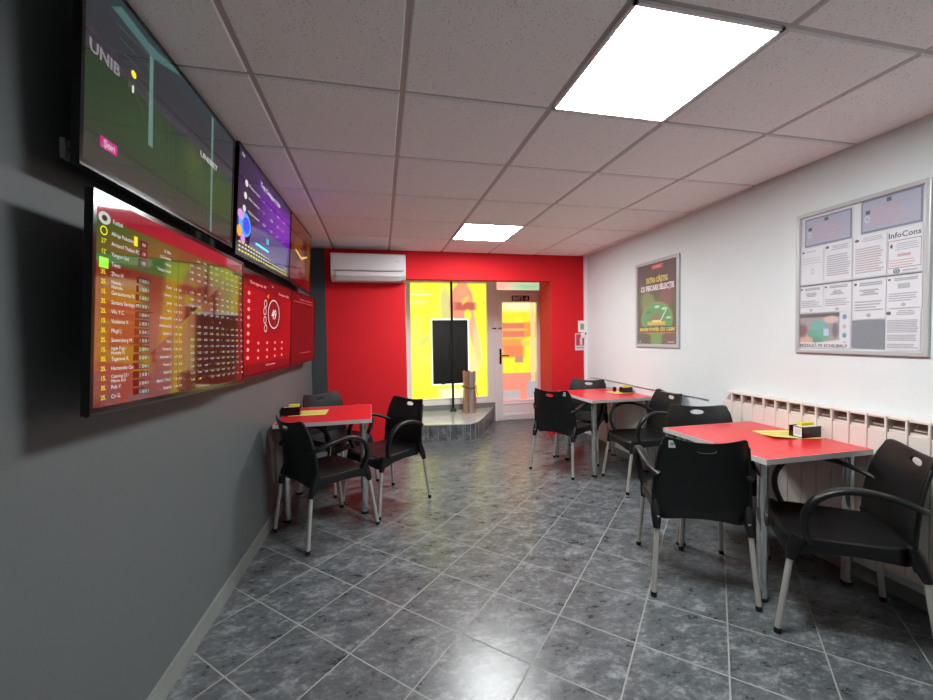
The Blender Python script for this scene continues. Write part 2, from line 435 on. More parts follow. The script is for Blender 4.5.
M_winfilm = shape_mat('window_film', (252, 240, 56), [
    ('e', .46, .78, .075, .17, .1, .35, (216, 206, 130)),
    ('e', .66, .82, .155, .17, -.25, .12, (240, 150, 120)), ('r', .68, .95, .06, .06, 0, .4, (240, 160, 120)),
    ('r', .80, .62, .055, .16, .28, .3, (236, 170, 126)), ('e', .86, .44, .05, .17, .1, .5, (236, 200, 140)), ('e', .80, .25, .06, .12, 0, .7, (236, 214, 150)),
    ('r', .76, .795, .20, .035, 0, .35, (190, 96, 84)),
    ('e', .74, .715, .045, .05, 0, .3, (252, 232, 50)), ('r', .71, .85, .05, .02, .5, .5, (250, 196, 90)),
    ('e', .93, .70, .07, .2, .2, .5, (252, 240, 60)),
    ('e', .17, .50, .11, .045, .5, .7, (214, 212, 104)), ('e', .10, .62, .06, .10, .2, .8, (224, 220, 100)), ('e', .15, .36, .12, .04, -.3, .8, (226, 222, 96)),
    ('r', .12, .895, .14, .006, 0, .4, (255, 255, 200)),
    ('e', .30, .12, .02, .008, .4, .5, (190, 190, 90)), ('e', .22, .16, .012, .008, .2, .5, (200, 196, 90)), ('e', .12, .09, .012, .01, 0, .5, (200, 196, 90)),
    ('r', .508, .40, .248, .288, 0, .03, (255, 255, 252)),  # white glow around the display box, put into the film colour
    ('r', .53, .03, .16, .05, 0, .4, (255, 255, 190)),
    ], 'film', nz=(3.0, (240, 236, 96)))
w = struct(empty('window_1', (0, 0, 0))); 
bm = BM(); frame_rect(bm, .43, .295, 1.80, 2.235, .075, Y0 - .03, Y0 + .05)
box(bm, (1.685, Y0 - .033, .31), (1.73, Y0 + .05, 2.235), bev=.006); box(bm, (.49, Y0 - .034, .30), (1.74, Y0 + .045, .40), bev=.008); box(bm, (.505, Y0 - .045, .385), (1.70, Y0 - .02, .402), bev=.004)
obj('window_frame', bm, M_pvc, w, 40)
s = Sheet((.50, Y0 + .012, .40), (1.70, Y0 + .012, .40), (.50, Y0 + .012, 2.165)); s.poly([(0, 0), (1, 0), (1, 1), (0, 1)], M_winfilm, 0); s.build('window_pane', w)

M_doorfilm = shape_mat('door_film', (255, 232, 60), [
    ('r', .5, .97, .5, .05, 0, .8, (255, 255, 190)),
    ('r', .36, .715, .34, .075, 0, .16, (214, 120, 96)), ('r', .82, .72, .16, .075, 0, .2, (226, 150, 70)),
    ('r', .36, .72, .33, .012, 0, .5, (240, 180, 90)),
    ('r', .30, .58, .30, .05, 0, .3, (232, 150, 80)), ('r', .34, .50, .30, .06, 0, .25, (236, 130, 84)), ('r', .50, .42, .12, .035, 0, .25, (180, 140, 110)),
    ('e', .72, .58, .10, .03, 0, .4, (214, 200, 90)),
    ('r', .5, .14, .5, .14, 0, .03, (244, 140, 120)),
    ('r', .90, .5, .06, .5, 0, .3, (238, 200, 150)),
    ('r', .26, .06, .26, .045, 0, .1, (178, 168, 168)), ('r', .86, .10, .12, .09, 0, .1, (168, 166, 172)),
    ], 'film', nz=(5, (250, 214, 60)))
d = struct(empty('door_1', (0, 0, 0)))
bm = BM(); frame_rect(bm, 1.80, 0.005, 2.62, 2.235, .045, Y0 - .035, Y0 + .05)
box(bm, (1.845, Y0 - .035, 1.995), (2.575, Y0 + .05, 2.055), bev=.004)
obj('door_frame', bm, M_pvc, d, 40)
bm = BM()
x0, x1 = 1.846, 2.572
box(bm, (x0, Y0 - .045, .02), (1.925, Y0 + .03, 1.99), bev=.006); box(bm, (2.50, Y0 - .045, .02), (x1, Y0 + .03, 1.99), bev=.006)
box(bm, (1.92, Y0 - .045, 1.865), (2.505, Y0 + .03, 1.99), bev=.006); box(bm, (1.92, Y0 - .045, .02), (2.505, Y0 + .03, .315), bev=.006)
box(bm, (1.92, Y0 - .055, .255), (2.505, Y0 - .04, .275), bev=.004)
box(bm, (1.94, Y0 - .052, .07), (2.49, Y0 - .04, .12), bev=.004)
leaf = obj('door_leaf', bm, M_pvc, d, 40)
s = Sheet((1.92, Y0 + .0, .31), (2.505, Y0 + .0, .31), (1.92, Y0 + .0, 1.87)); s.poly([(0, 0), (1, 0), (1, 1), (0, 1)], M_doorfilm, 0); s.build('door_pane', d)
M_trans = shape_mat('transom_film', (214, 226, 190), [('r', .1, .5, .25, .6, 0, .9, (240, 180, 160)), ('r', .75, .4, .3, .4, 0, .9, (160, 196, 150))], 'film')
s = Sheet((1.84, Y0 + .01, 2.055), (2.58, Y0 + .01, 2.055), (1.84, Y0 + .01, 2.19)); s.poly([(0, 0), (1, 0), (1, 1), (0, 1)], M_trans, 0); s.build('transom_pane', d)
bm = BM(); box(bm, (1.872, Y0 - .062, .90), (1.902, Y0 - .044, 1.14), bev=.005); tube(bm, [(1.887, Y0 - .06, 1.03), (1.887, Y0 - .10, 1.03), (1.91, Y0 - .105, 1.03), (2.01, Y0 - .10, 1.025)], .01, 10)
obj('door_handle', bm, M_blackg, d, 40)
bm = BM(); 
for x in (1.77, 1.80, 1.86, 1.89): box(bm, (x, Y0 - .058, 1.445), (x + .022, Y0 - .03, 1.465), bev=.003)
obj('door_latch', bm, M_blackg, d)
M_sg = flat('sign_dark_green', (28, 44, 30), .4); M_sw = flat('sign_pale', (232, 238, 214), .5)
ex = empty('exit_sign', (2.23, Y0 - .048, 1.925)); tag(ex, 'small dark green EXIT sign with running figure above the door glass', 'sign')
bm = BM(); box(bm, (-.145, -.006, -.04), (.145, 0, .04), bev=.002); obj('plate', bm, M_sg, ex)
s = Sheet((-.145, -.0065, -.04), (.145, -.0065, -.04), (-.145, -.0065, .04))
s.rect(.55, .08, .62, .92, M_sw); s.rect(.60, .1, .95, .9, M_sg)
s.text('EXIT', .06, .2, .6, M_sw, width=.46, bold=.05)
s.rect(.66, .45, .74, .55, M_sw); s.ell(.86, .76, .035, .12, M_sw); s.poly([(.83, .62), (.9, .62), (.88, .35), (.93, .12), (.9, .1), (.85, .32), (.79, .1), (.76, .14), (.82, .38)], M_sw)
s.poly([(.77, .5), (.84, .58), (.93, .44), (.92, .4), (.84, .5), (.79, .44)], M_sw)
s.build('lettering', ex)

# raised tiled platform in the window
plat_out = [(.36, 5.13), (.55, 5.125), (1.08, 5.035), (1.17, 5.045), (1.25, 5.09), (1.32, 5.17), (1.40, 5.31), (1.765, 6.05), (.40, 6.05)]
bm = BM(); prism(bm, plat_out, 0, .205); struct(obj('trim_4', bm, M_plat))
bm = BM(); prism(bm, [(x - .0, y - .008 if y < 5.2 else y) for x, y in plat_out], .205, .22); struct(obj('trim_5', bm, pm('platform_top', (186, 190, 188), .1, noise=8, var=.25)))
jo = BM()
ptsj = [(.62, 5.108), (.90, 5.062), (1.06, 5.036), (1.165, 5.042), (1.24, 5.08), (1.30, 5.145), (1.37, 5.25), (1.45, 5.41)]
for x, y in ptsj: box(jo, (x - .003, y - .004, 0.003), (x + .003, y + .01, .205))
struct(obj('trim_6', jo, flat('joint_grey', (150, 152, 150))))

# pole mounted display and wrapped bundle
st = empty('pole_display', (1.105, 5.92, .22)); tag(st, 'black portrait display box on a floor-to-ceiling pole in the yellow window', 'display')
bm = BM(); tube(bm, [(0, 0, 0), (0, 0, 2.18)], .018, 14); obj('pole', bm, M_black, st, 40)
bm = BM(); tube(bm, [(0, 0, 0), (0, 0, .012), (0, 0, .05)], [.055, .05, .022], 16); obj('base', bm, M_black, st, 40)
bm = BM(); box(bm, (-.285, .0 + .02, .415), (.245, .09, 1.365), bev=.008)
box(bm, (-.17, .012, .52), (-.155, .022, 1.18), bev=.002); box(bm, (-.26, .014, 1.27), (.20, .022, 1.29), bev=.002); box(bm, (.11, .014, .52), (.117, .022, 1.18))
obj('housing', bm, M_black, st)
bm = BM(); box(bm, (-.04, -.012, .80), (.04, .03, 1.0), bev=.003); obj('bracket', bm, M_black, st)
bm = BM(); box(bm, (-.16, .03, .405), (-.11, .07, .427), bev=.003); obj('socket', bm, M_rubber, st)

bn = empty('wrapped_bundle', (1.315, 5.74, .22)); tag(bn, 'silver-brown metallic wrapped bundle tied with cord on the window platform', 'bundle')
def blob(r, h, dx, sq):
    b = BM(); n = 22; rings = []
    for k in range(11):
        z = h * k / 10; ring = []
        for i in range(n):
            a = 2 * PI * i / n
            rr = r * (1 + .06 * math.sin(3 * a + z * 9 + dx * 40) + .05 * math.sin(7 * a - z * 5)) * (1 - .14 * math.exp(-((z - .38) / .05) ** 2))
            ring.append(b.verts.new((dx + rr * math.cos(a) * sq, rr * math.sin(a), z + (.012 * math.sin(4 * a) if k == 10 else 0))))
        rings.append(ring)
    for k in range(10):
        for i in range(n): b.faces.new((rings[k][i], rings[k][(i + 1) % n], rings[k + 1][(i + 1) % n], rings[k + 1][i]))
    b.faces.new(rings[0][::-1])
    inn = [b.verts.new((dx + (v.co.x - dx) * .8, v.co.y * .8, v.co.z)) for v in rings[10]]; dn = [b.verts.new((v.co.x, v.co.y, v.co.z - .08)) for v in inn]
    for i in range(n):
        b.faces.new((rings[10][i], rings[10][(i + 1) % n], inn[(i + 1) % n], inn[i])); b.faces.new((inn[i], inn[(i + 1) % n], dn[(i + 1) % n], dn[i]))
    b.faces.new(dn)
    return b
obj('roll', blob(.062, .60, .035, 1), M_bag, bn, 50)
obj('copper_roll', blob(.055, .61, -.04, 1), M_cop, bn, 50)
bm = BM(); tube(bm, [(.105 * math.cos(a) - .0, .07 * math.sin(a), .38 + .02 * math.sin(2 * a + 1)) for a in [2 * PI * i / 24 for i in range(25)]], .006, 6)
tube(bm, [(.09, -.05, .38), (.10, -.06, .30), (.108, -.06, .25)], .005, 6); obj('cord', bm, M_rubber, bn, 50)

# ------------------------------------------------------------------ air conditioner
ac = empty('air_conditioner', (-.06, YB, 1.962)); tag(ac, 'white wall-mounted split air conditioner high on the red wall', 'air conditioner')
prof = [(0, 0), (-.10, 0), (-.155, .018), (-.185, .055), (-.195, .10), (-.20, .275), (-.185, .288), (0, .29)]
bm = BM(); A = [bm.verts.new((-.395, y, z)) for y, z in prof]; B = [bm.verts.new((.395, y, z)) for y, z in prof]
bm.faces.new(A); bm.faces.new(B[::-1])
for i in range(len(prof)): bm.faces.new((A[i], B[i], B[(i + 1) % len(prof)], A[(i + 1) % len(prof)]))
obj('body', bm, M_ac, ac)
bm = BM()
fp = [(-.197, .108), (-.2035, .112), (-.207, .27), (-.200, .276)]
A = [bm.verts.new((-.385, y, z)) for y, z in fp]; B = [bm.verts.new((.385, y, z)) for y, z in fp]; bm.faces.new(A); bm.faces.new(B[::-1])
for i in range(4): bm.faces.new((A[i], B[i], B[(i + 1) % 4], A[(i + 1) % 4]))
obj('front_panel', bm, M_ac, ac)
bm = BM()
fp = [(-.15, .006), (-.192, .050), (-.196, .092), (-.201, .092), (-.198, .048), (-.153, .0)]
A = [bm.verts.new((-.345, y, z)) for y, z in fp]; B = [bm.verts.new((.345, y, z)) for y, z in fp]; bm.faces.new(A); bm.faces.new(B[::-1])
for i in range(6): bm.faces.new((A[i], B[i], B[(i + 1) % 6], A[(i + 1) % 6]))
obj('air_flap', bm, M_ac, ac)
bm = BM(); box(bm, (-.35, -.199, .094), (.35, -.193, .0985)); box(bm, (-.37, -.197, .100), (.37, -.19, .104)); obj('vent_gap', bm, flat('ac_gap', (110, 108, 110)), ac)
s = Sheet((.27, -.2085, .2), (.34, -.2085, .2), (.27, -.2085, .215)); s.rect(.2, .3, .8, .6, flat('ac_lamp_grey', (150, 160, 170))); s.build('indicator', ac)

# ------------------------------------------------------------------ televisions
def tv(name, label, bl, br, tl, tr, painter, thick=.045, bez=.012, mount=True):
    t = empty(name, ((bl[0] + br[0]) / 2, (bl[1] + br[1]) / 2, bl[2]))
    tag(t, label, 'television', 'televisions mounted in two rows on the dark wall')
    base = Vector(t.location)
    # seen from the room: left = nearer camera
    bl, br, tl, tr = [Vector(p) - base for p in (bl, br, tl, tr)]
    s = Sheet(bl, br, tl, tr)
    n = s.n
    if n.x < 0: raise Exception('normal')
    bm = BM()
    def P(u, v, d): return s.P(u, v, d)
    W, H = s.W, s.H; bu, bv = bez / W, bez / H
    o = [P(u, v, 0) for u, v in ((0, 0), (1, 0), (1, 1), (0, 1))]
    fr = [bm.verts.new(p + n * .002) for p in o]
    inn = [bm.verts.new(P(u, v, .002)) for u, v in ((bu, bv * 1.5), (1 - bu, bv * 1.5), (1 - bu, 1 - bv), (bu, 1 - bv))]
    ind = [bm.verts.new(P(u, v, -.001)) for u, v in ((bu, bv * 1.5), (1 - bu, bv * 1.5), (1 - bu, 1 - bv), (bu, 1 - bv))]
    bk = [bm.verts.new(p - n * .018) for p in o]
    for k in range(4):
        q = (k + 1) % 4
        bm.faces.new((fr[k], fr[q], inn[q], inn[k])); bm.faces.new((inn[k], inn[q], ind[q], ind[k])); bm.faces.new((fr[q], fr[k], bk[k], bk[q]))
    b2 = [bm.verts.new(P(u, v, -thick)) for u, v in ((.12, .08), (.88, .08), (.88, .8), (.12, .8))]
    for k in range(4): bm.faces.new((bk[(k + 1) % 4], bk[k], b2[k], b2[(k + 1) % 4]))
    bm.faces.new(b2[::-1]); bm.faces.new(ind)
    obj('casing', bm, M_blackg, t)
    # silver lower lip
    bm = BM(); q = [P(.0, .0, .003), P(1, 0, .003), P(1, .012, .003), P(0, .012, .003)]; q2 = [p - n * .012 + (P(0, 0, 0) - P(0, 1, 0)).normalized() * .004 for p in q]
    vs = [bm.verts.new(p) for p in q]; ws = [bm.verts.new(p) for p in q2]
    bm.faces.new(vs); bm.faces.new(ws[::-1])
    for k in range(4): bm.faces.new((vs[k], ws[k], ws[(k + 1) % 4], vs[(k + 1) % 4]))
    obj('lower_trim', bm, pm('tv_silver_trim', (70, 70, 72), .25, metal=.7), t)
    # screen content on an inner sheet
    sc_ = Sheet(P(bu, bv * 1.5, 0), P(1 - bu, bv * 1.5, 0), P(bu, 1 - bv, 0), P(1 - bu, 1 - bv, 0))
    painter(sc_); sc_.build('screen', t)
    if mount:
        yc = (bl + br + tl + tr) / 4; ww = base + yc
        wx = xl(ww.y)
        bm = BM(); x0 = wx - base.x; x1 = yc.x - thick * .7
        box(bm, (x0, yc.y - .12, yc.z - .12), (x0 + .012, yc.y + .12, yc.z + .12)); box(bm, (x0, yc.y - .04, yc.z - .05), (x1, yc.y + .04, yc.z + .05)) if x1 > x0 + .02 else None
        obj('wall_bracket', bm, M_black, t)
    return t

WT = screen('px_white', (200, 200, 195), .3); YL = screen('px_yellow', (230, 215, 40), .3); DK = screen('px_dark', (26, 18, 16), .6)
GRID_T = ['1.35', '2.10', '3.45', '1.80', '4.20', '2.75', '6.50', '1.22']

def paint_football(s):
    m = shape_mat('px_football', (38, 66, 36), [
        ('r', .5, .83, .8, .25, 0, .08, (50, 54, 62)), ('r', .5, 1.0, .8, .10, 0, .8, (44, 62, 70)),
        ('r', .55, .64, .7, .045, .02, .4, (66, 60, 70)),
        ('e', .61, .42, .07, .13, .25, .7, (104, 112, 40)), ('e', .30, .30, .25, .22, 0, .8, (44, 78, 40)),
        ('e', .80, .36, .25, .22, 0, .8, (52, 92, 30)), ('r', .5, -.02, .8, .17, 0, .8, (74, 72, 66))], k=.15, nz=(60, (30, 52, 30)))
    s.rect(0, 0, 1, 1, m, 0)
    post = screen('px_post', (112, 150, 140), .16); net = screen('px_net', (64, 84, 66), .2); bar = screen('px_bar', (84, 124, 122), .15)
    for k in range(16):
        u = .32 + .45 * k / 15; s.rect(u, .02, u + .0015, .62, net, .0003)
    for k in range(15):
        v = .05 + .04 * k; s.poly([(.31, v), (.77, v - .01), (.77, v - .006), (.31, v + .004)], net, .00033)
    for k in range(9):
        s.poly([(.10 + .02 * k, .9 - .06 * k), (.31, .95 - .08 * k), (.31, .956 - .08 * k), (.10 + .02 * k, .906 - .06 * k)], net, .00036)
    s.poly([(.285, .32), (.312, .32), (.303, .95), (.284, .95)], post); s.poly([(.757, .0), (.776, .0), (.768, .975), (.748, .975)], post)
    s.poly([(.10, .90), (.30, .88), (.48, .985), (.44, .995), (.29, .945), (.14, .96)], bar)
    s.text('UNIB', .015, .565, .062, screen('px_grey', (146, 140, 148), .18), width=.125, bold=.03)
    s.text('UNIBET', .65, .56, .045, screen('px_grey2', (160, 156, 156), .36), width=.17, bold=.02)
    s.ell(.203, .66, .012, .022, YL); s.rect(.178, .56, .19, .60, net); s.rect(.196, .55, .205, .59, WT)
    s.rect(.064, .115, .135, .175, screen('px_magenta', (150, 28, 96), .4)); s.text('Știri', .076, .128, .036, WT, width=.048, bold=.01)

def paint_list(s):
    m = shape_mat('px_list', (96, 22, 16), [
        ('r', .5, .80, .8, .105, 0, .06, (30, 78, 30)), ('r', .5, .96, .8, .05, 0, .1, (130, 26, 38)),
        ('r', .3, .40, .4, .20, 0, .9, (126, 52, 20)), ('r', .75, .4, .3, .45, 0, .5, (66, 26, 18))], k=.3)
    s.rect(0, 0, 1, 1, m, 0)
    s.ell(.03, .905, .022, .03, screen('px_g1', (150, 156, 150), .42)); s.ell(.03, .905, .010, .014, DK)
    s.text('Fotbal', .06, .893, .022, WT); s.ring(.028, .845, .013, .022, YL, t=.25)
    rows = [('Afriqa Palestine', .835, '0:0'), ('Armand Thebes FC', .786, '1:0'), ('Yangon Utd', .735, '0:0')]
    for nme, v, q in rows:
        s.text(nme, .056, v, .020, WT)
        s.rect(.175, v - .01, .212, v + .033, DK); s.text(q, .194, v + .002, .018, WT, align='c')
    s.text("27'", .018, .786, .022, YL); s.text("12'", .018, .737, .022, YL)
    s.rect(.148, .825, .163, .875, YL)
    for i, t_ in enumerate(('U. Sibiu', 'U.Craiovita', 'Palma', 'Tampa United')): s.text(t_, .34, .85 - .038 * i, .018, WT, align='r')
    s.poly([(.012, .668), (.045, .668), (.045, .718), (.012, .718)], screen('px_lime', (130, 214, 60), .42)); s.text('Tenis', .056, .685, .022, WT)
    names = ['Zhou H.', 'Nakada / Nishioka', 'Gerasimovna N.', 'Santana Santiago M.', 'Wu Y.C.', 'Vasilevna V.', 'Mugil J.', 'Szwarcberg M.', 'Ingde Pugs / Humble M.', 'Taganova K.', 'Hernandez Car.', 'Cazaciog S.E / Miture A.D.', 'Pula V.', 'Cri G.']
    rn = ['Yunta', 'Simon J.', 'Jones', 'Ito J.', 'Demeure M.', 'Andreescu E.', 'Gurko C.', 'Go L.', 'Yarmin K.', 'Romanian C.', 'Tucker S.', 'Burch K.', 'Bast E. / Tian C.', 'Suzuki K.']
    for i, nme in enumerate(names):
        v = .640 - .0465 * i
        s.text(('35', '25', '15')[i % 3] + '.', .018, v, .022, YL, bold=.01)
        if '/' in nme:
            a, b = nme.split('/'); s.text(a + '/', .056, v + .008, .017, WT); s.text(b.strip(), .056, v - .015, .017, WT)
        else: s.text(nme, .056, v, .020, WT)
        s.rect(.170, v - .008, .222, v + .028, DK)
        s.text('%d  %d %d  %d' % (i % 3, 30, 40 - 10 * (i % 2), (i * 7) % 4), .196, v, .018, WT, width=.044, align='c')
        s.text(rn[i], .345, v, .018, WT, align='r'); s.text('1.%d  2.%d' % (i % 9, (i * 3) % 9), .36, v, .014, WT, width=.05)
    for i in range(19):
        v = .865 - .0445 * i
        if i in (4, 9): s.text('Set', .70, v, .015, WT); continue
        for k in range(10):
            if (i * 7 + k * 3) % 11 == 0: continue
            s.text(GRID_T[(i + k) % 8], .455 + .053 * k, v, .014, YL if (i * k) % 13 == 5 else WT, width=.026)
    s.rect(.43, .02, .432, .88, DK)

def paint_top(s):
    m = shape_mat('px_purple', (34, 20, 58), [
        ('r', .66, .62, .34, .26, 0, .35, (88, 24, 142)), ('e', .80, .55, .22, .25, 0, .9, (120, 34, 176)),
        ('r', .5, .05, .8, .06, 0, .3, (44, 30, 44))], k=.22)
    s.rect(0, 0, 1, 1, m, 0)
    s.poly([(.17, .09), (.9, .09), (.95, .38), (.92, .42), (.45, .40), (.2, .34)], screen('px_panel', (74, 66, 104), .4))
    s.text('Top Castiguri 17:09', .32, .85, .05, WT, width=.40, bold=.015); s.text('17:09', .02, .93, .03, WT)
    for i, v in enumerate((.715, .587, .453)):
        s.ell(.105 - .01 * i, v, .02, .034, WT)
        s.text(('Multiplu Fotbal', 'Bilet Tenis live', 'Multiplu Hochei')[i], .14, v - .008, .026, WT, width=.17)
        for k in range(4): s.text(('x5', '12', '305.00', '1.250', '98')[(i + k) % 5], .38 + .14 * k, v - .01, .026, WT)
    s.ell(.10, .30, .085, .12, screen('px_blue', (60, 130, 220), .42)); s.ell(.12, .30, .05, .08, screen('px_blue2', (30, 60, 190), .42))
    s.ell(.03, .21, .03, .055, screen('px_orange', (226, 140, 40), .42)); s.ell(.04, .37, .04, .05, screen('px_pink', (170, 120, 180), .42)); s.ell(.08, .15, .03, .05, screen('px_pink', (170, 120, 180), .42))
    s.text('10', .445, .265, .07, screen('px_cyan', (70, 200, 220), .42), width=.055); s.rect(.27, .175, .505, .2, screen('px_cyan', (70, 200, 220), .42))
    for j, v in enumerate((.10, .06, .02)):
        for k in range(22): s.rect(.03 + .042 * k, v, .03 + .042 * k + .026, v + .016, YL if j != 1 else WT, .0005)

def paint_keno(s):
    m = shape_mat('px_red', (190, 10, 22), [('r', .5, .95, .8, .09, 0, .1, (110, 14, 22)), ('r', .5, .04, .8, .06, 0, .1, (120, 12, 22)), ('e', .55, .63, .2, .25, 0, .6, (140, 8, 20))], k=.14)
    s.rect(0, 0, 1, 1, m, 0)
    PK = screen('px_palered', (214, 120, 116), .42)
    s.text('Extragerea 49', .1, .9, .03, PK, width=.28); s.text('Loto', .5, .945, .025, PK); s.text('Runda 1735', .66, .885, .03, PK, width=.26)
    s.ell(.555, .64, .145, .19, screen('px_darkred', (80, 12, 18), .42)); s.ring(.555, .64, .128, .168, WT, t=.07); s.text('49', .555, .585, .11, WT, width=.10, align='c', bold=.02)
    for a, b in ((.375, .74), (.365, .655), (.37, .56), (.385, .47)): s.ring(a, b, .026, .042, WT, t=.2)
    s.poly([(.40, .82), (.44, .86), (.43, .80)], screen('px_orange2', (210, 90, 40), .42))
    for i in range(9): s.ell(.085, .80 - .079 * i, .018, .018, PK)
    for i in range(3):
        for k in range(4): s.ell(.255 + .168 * k, .31 - .078 * i, .012, .015, PK)
    s.text('Cote', .40, .055, .022, PK, width=.2)

def paint_game(s):
    m = shape_mat('px_game', (120, 44, 26), [
        ('e', .55, .35, .35, .22, .2, .6, (150, 74, 70)), ('e', .35, .62, .3, .12, .6, .7, (150, 84, 40)), ('e', .75, .7, .2, .2, .2, .7, (86, 30, 18)),
        ('r', .5, .10, .8, .12, 0, .3, (132, 14, 20)), ('e', .85, .5, .08, .3, 0, .6, (140, 100, 46)), ('e', .3, .42, .12, .08, 0, .6, (92, 20, 16))], k=.13, nz=(9, (80, 22, 16)))
    s.rect(0, 0, 1, 1, m, 0)
    s.poly([(.2, .5), (.5, .44), (.8, .56), (.78, .58), (.5, .48), (.22, .53)], screen('px_gold', (190, 150, 60), .42))

def paint_dim(s):
    m = shape_mat('px_dimred', (112, 8, 18), [('r', .5, .93, .8, .08, 0, .1, (92, 10, 18)), ('e', .5, .5, .6, .5, 0, .9, (122, 10, 22))], k=.09)
    s.rect(0, 0, 1, 1, m, 0)
    PK = screen('px_palered2', (180, 80, 80), .42)
    s.text('Rezultate', .3, .92, .025, PK, width=.2); s.text('Urmatoarea', .55, .92, .025, PK, width=.3); s.rect(.08, .885, .92, .89, PK)
    s.rect(.7, .42, .76, .427, PK); s.rect(.35, .12, .8, .125, PK)

UPD = Vector((.030, 0, .535))
def corners(bl, br, tl, tr): return Vector(bl), Vector(br), Vector(tl), Vector(tr)
tv('television', 'big television showing a football goal, top row nearest the camera', *corners((-.717, 1.21, 1.786), (-.681, 2.195, 1.79), (-.686, 1.21, 2.318), (-.651, 2.195, 2.312)), paint_football)
tv('television', 'television listing match odds in red and green rows, bottom row nearest the camera', *corners((-.700, 1.175, 1.153), (-.661, 2.235, 1.120), (-.668, 1.175, 1.717), (-.642, 2.235, 1.725)), paint_list)
tv('television', 'television with a purple winners chart in the middle of the top row', *corners((-.680, 2.232, 1.768), (-.641, 3.325, 1.783), (-.640, 2.232, 2.325), (-.611, 3.325, 2.320)), paint_top)
tv('television', 'television with a bright red lottery screen and the number 49 in a circle', *corners((-.680, 2.252, 1.131), (-.642, 3.278, 1.127), (-.650, 2.252, 1.708), (-.614, 3.278, 1.709)), paint_keno)
tv('television', 'farthest television of the top row showing an orange-brown picture', *corners((-.641, 3.335, 1.788), (-.612, 4.135, 1.765), (-.611, 3.335, 2.322), (-.587, 4.135, 2.322)), paint_game)
tv('television', 'farthest television of the bottom row with a dim dark red screen', *corners((-.642, 3.29, 1.133), (-.608, 4.246, 1.128), (-.619, 3.29, 1.709), (-.584, 4.246, 1.738)), paint_dim)

sk = empty('wall_receiver', (xl(1.33), 1.33, 1.865)); tag(sk, 'tiny white receiver box on the dark wall beside the football television', 'receiver')
bm = BM(); box(bm, (0, -.014, -.028), (.014, .014, .028), bev=.003); obj('housing', bm, M_lgrey, sk)
s = Sheet((.0145, -.008, -.015), (.0145, .008, -.015), (.0145, -.008, .012)); s.ell(.5, .5, .35, .3, flat('dk', (90, 92, 86))); s.build('button', sk)

# ------------------------------------------------------------------ right wall: notice board, poster, small signs
def wall_sheet(y_far, y_near, z0, z1, d):
    """sheet on right wall; left edge seen from room = far y"""
    return [(xr(y_far) - d, y_far, z0), (xr(y_near) - d, y_near, z0), (xr(y_far) - d, y_far, z1)]

def wall_frame(t, yf, yn, z0, z1, w, depth, mat):
    bm = BM(); base = t.location
    L_ = math.hypot(yf - yn, xr(yf) - xr(yn)); ang = math.atan2(-(yf - yn), -(xr(yf) - xr(yn)))
    M = Matrix.Translation(Vector((xr(yf), yf, 0)) - base) @ Matrix.Rotation(ang, 4, 'Z')   # local x runs far -> near along wall, local y towards... wall side
    def bx(a, b): box(bm, a, b, bev=.005, M=M)
    # local -y is into the room
    bx((0, -depth, z0), (w, 0, z1)); bx((L_ - w, -depth, z0), (L_, 0, z1)); bx((w * .8, -depth, z1 - w), (L_ - w * .8, 0, z1)); bx((w * .8, -depth, z0), (L_ - w * .8, 0, z0 + w))
    f = obj('frame', bm, mat, t)
    return f

LT = flat('print_grey', (158, 160, 168)); LD = flat('print_dark', (60, 62, 70)); LR = flat('print_red', (196, 148, 150))
def lines(s, u0, u1, v0, v1, n, m, h=.35, jag=.25, center=False):
    for i in range(n):
        v = v1 - (v1 - v0) * (i + .5) / n; hh = (v1 - v0) / n * h
        a = random.uniform(0, jag) * (u1 - u0)
        if center: s.rect(u0 + a / 2, v - hh / 2, u1 - a / 2, v + hh / 2, m, .0006)
        else: s.rect(u0, v - hh / 2, u1 - a, v + hh / 2, m, .0006)

yf, yn, z0, z1 = 1.994, 1.366, 1.208, 2.042
nb = empty('notice_board', ((xr(yf) + xr(yn)) / 2, (yf + yn) / 2, z0)); tag(nb, 'large silver framed notice board of licences and papers on the white wall', 'notice board')
wall_frame(nb, yf, yn, z0, z1, .024, .018, M_frame)
base = Vector(nb.location)
def bsheet(u0, v0, u1, v1, d=.006):
    def P(u, v):
        y = yf + (yn - yf) * u; return Vector((xr(y) - d, y, z0 + (z1 - z0) * v)) - base
    return Sheet(P(u0, v0), P(u1, v0), P(u0, v1))
s = bsheet(.03, .025, .97, .975, .003); s.rect(0, 0, 1, 1, M_paper, 0); s.build('backing', nb)
M_cert = flat('certificate_lilac', (162, 164, 188)); M_certb = flat('certificate_border', (112, 116, 144))
for u0, u1, v0, v1 in ((.072, .470, .757, .955), (.540, .942, .766, .972)):
    s = bsheet(u0, v0, u1, v1); s.rect(0, 0, 1, 1, M_certb, 0); s.rect(.03, .06, .97, .94, M_cert)
    s.rect(.44, .80, .52, .92, LD); lines(s, .1, .38, .80, .92, 2, LT); lines(s, .58, .85, .80, .92, 2, LT)
    s.rect(.08, .56, .16, .68, LD); s.ring(.11, .42, .045, .10, M_paper, t=.3)
    lines(s, .2, .82, .14, .76, 7, LR, h=.28, jag=.3)
    s.build('certificate', nb)
docs = [(.035, .49, .245, .745, 'a'), (.25, .49, .478, .745, 'b'), (.49, .49, .725, .755, 'c'), (.73, .49, .95, .755, 'i'),
        (.035, .285, .245, .475, 'd'), (.25, .285, .478, .475, 'd'), (.49, .225, .725, .475, 'd'), (.73, .285, .95, .475, 'd'),
        (.728, .035, .945, .28, 'e')]
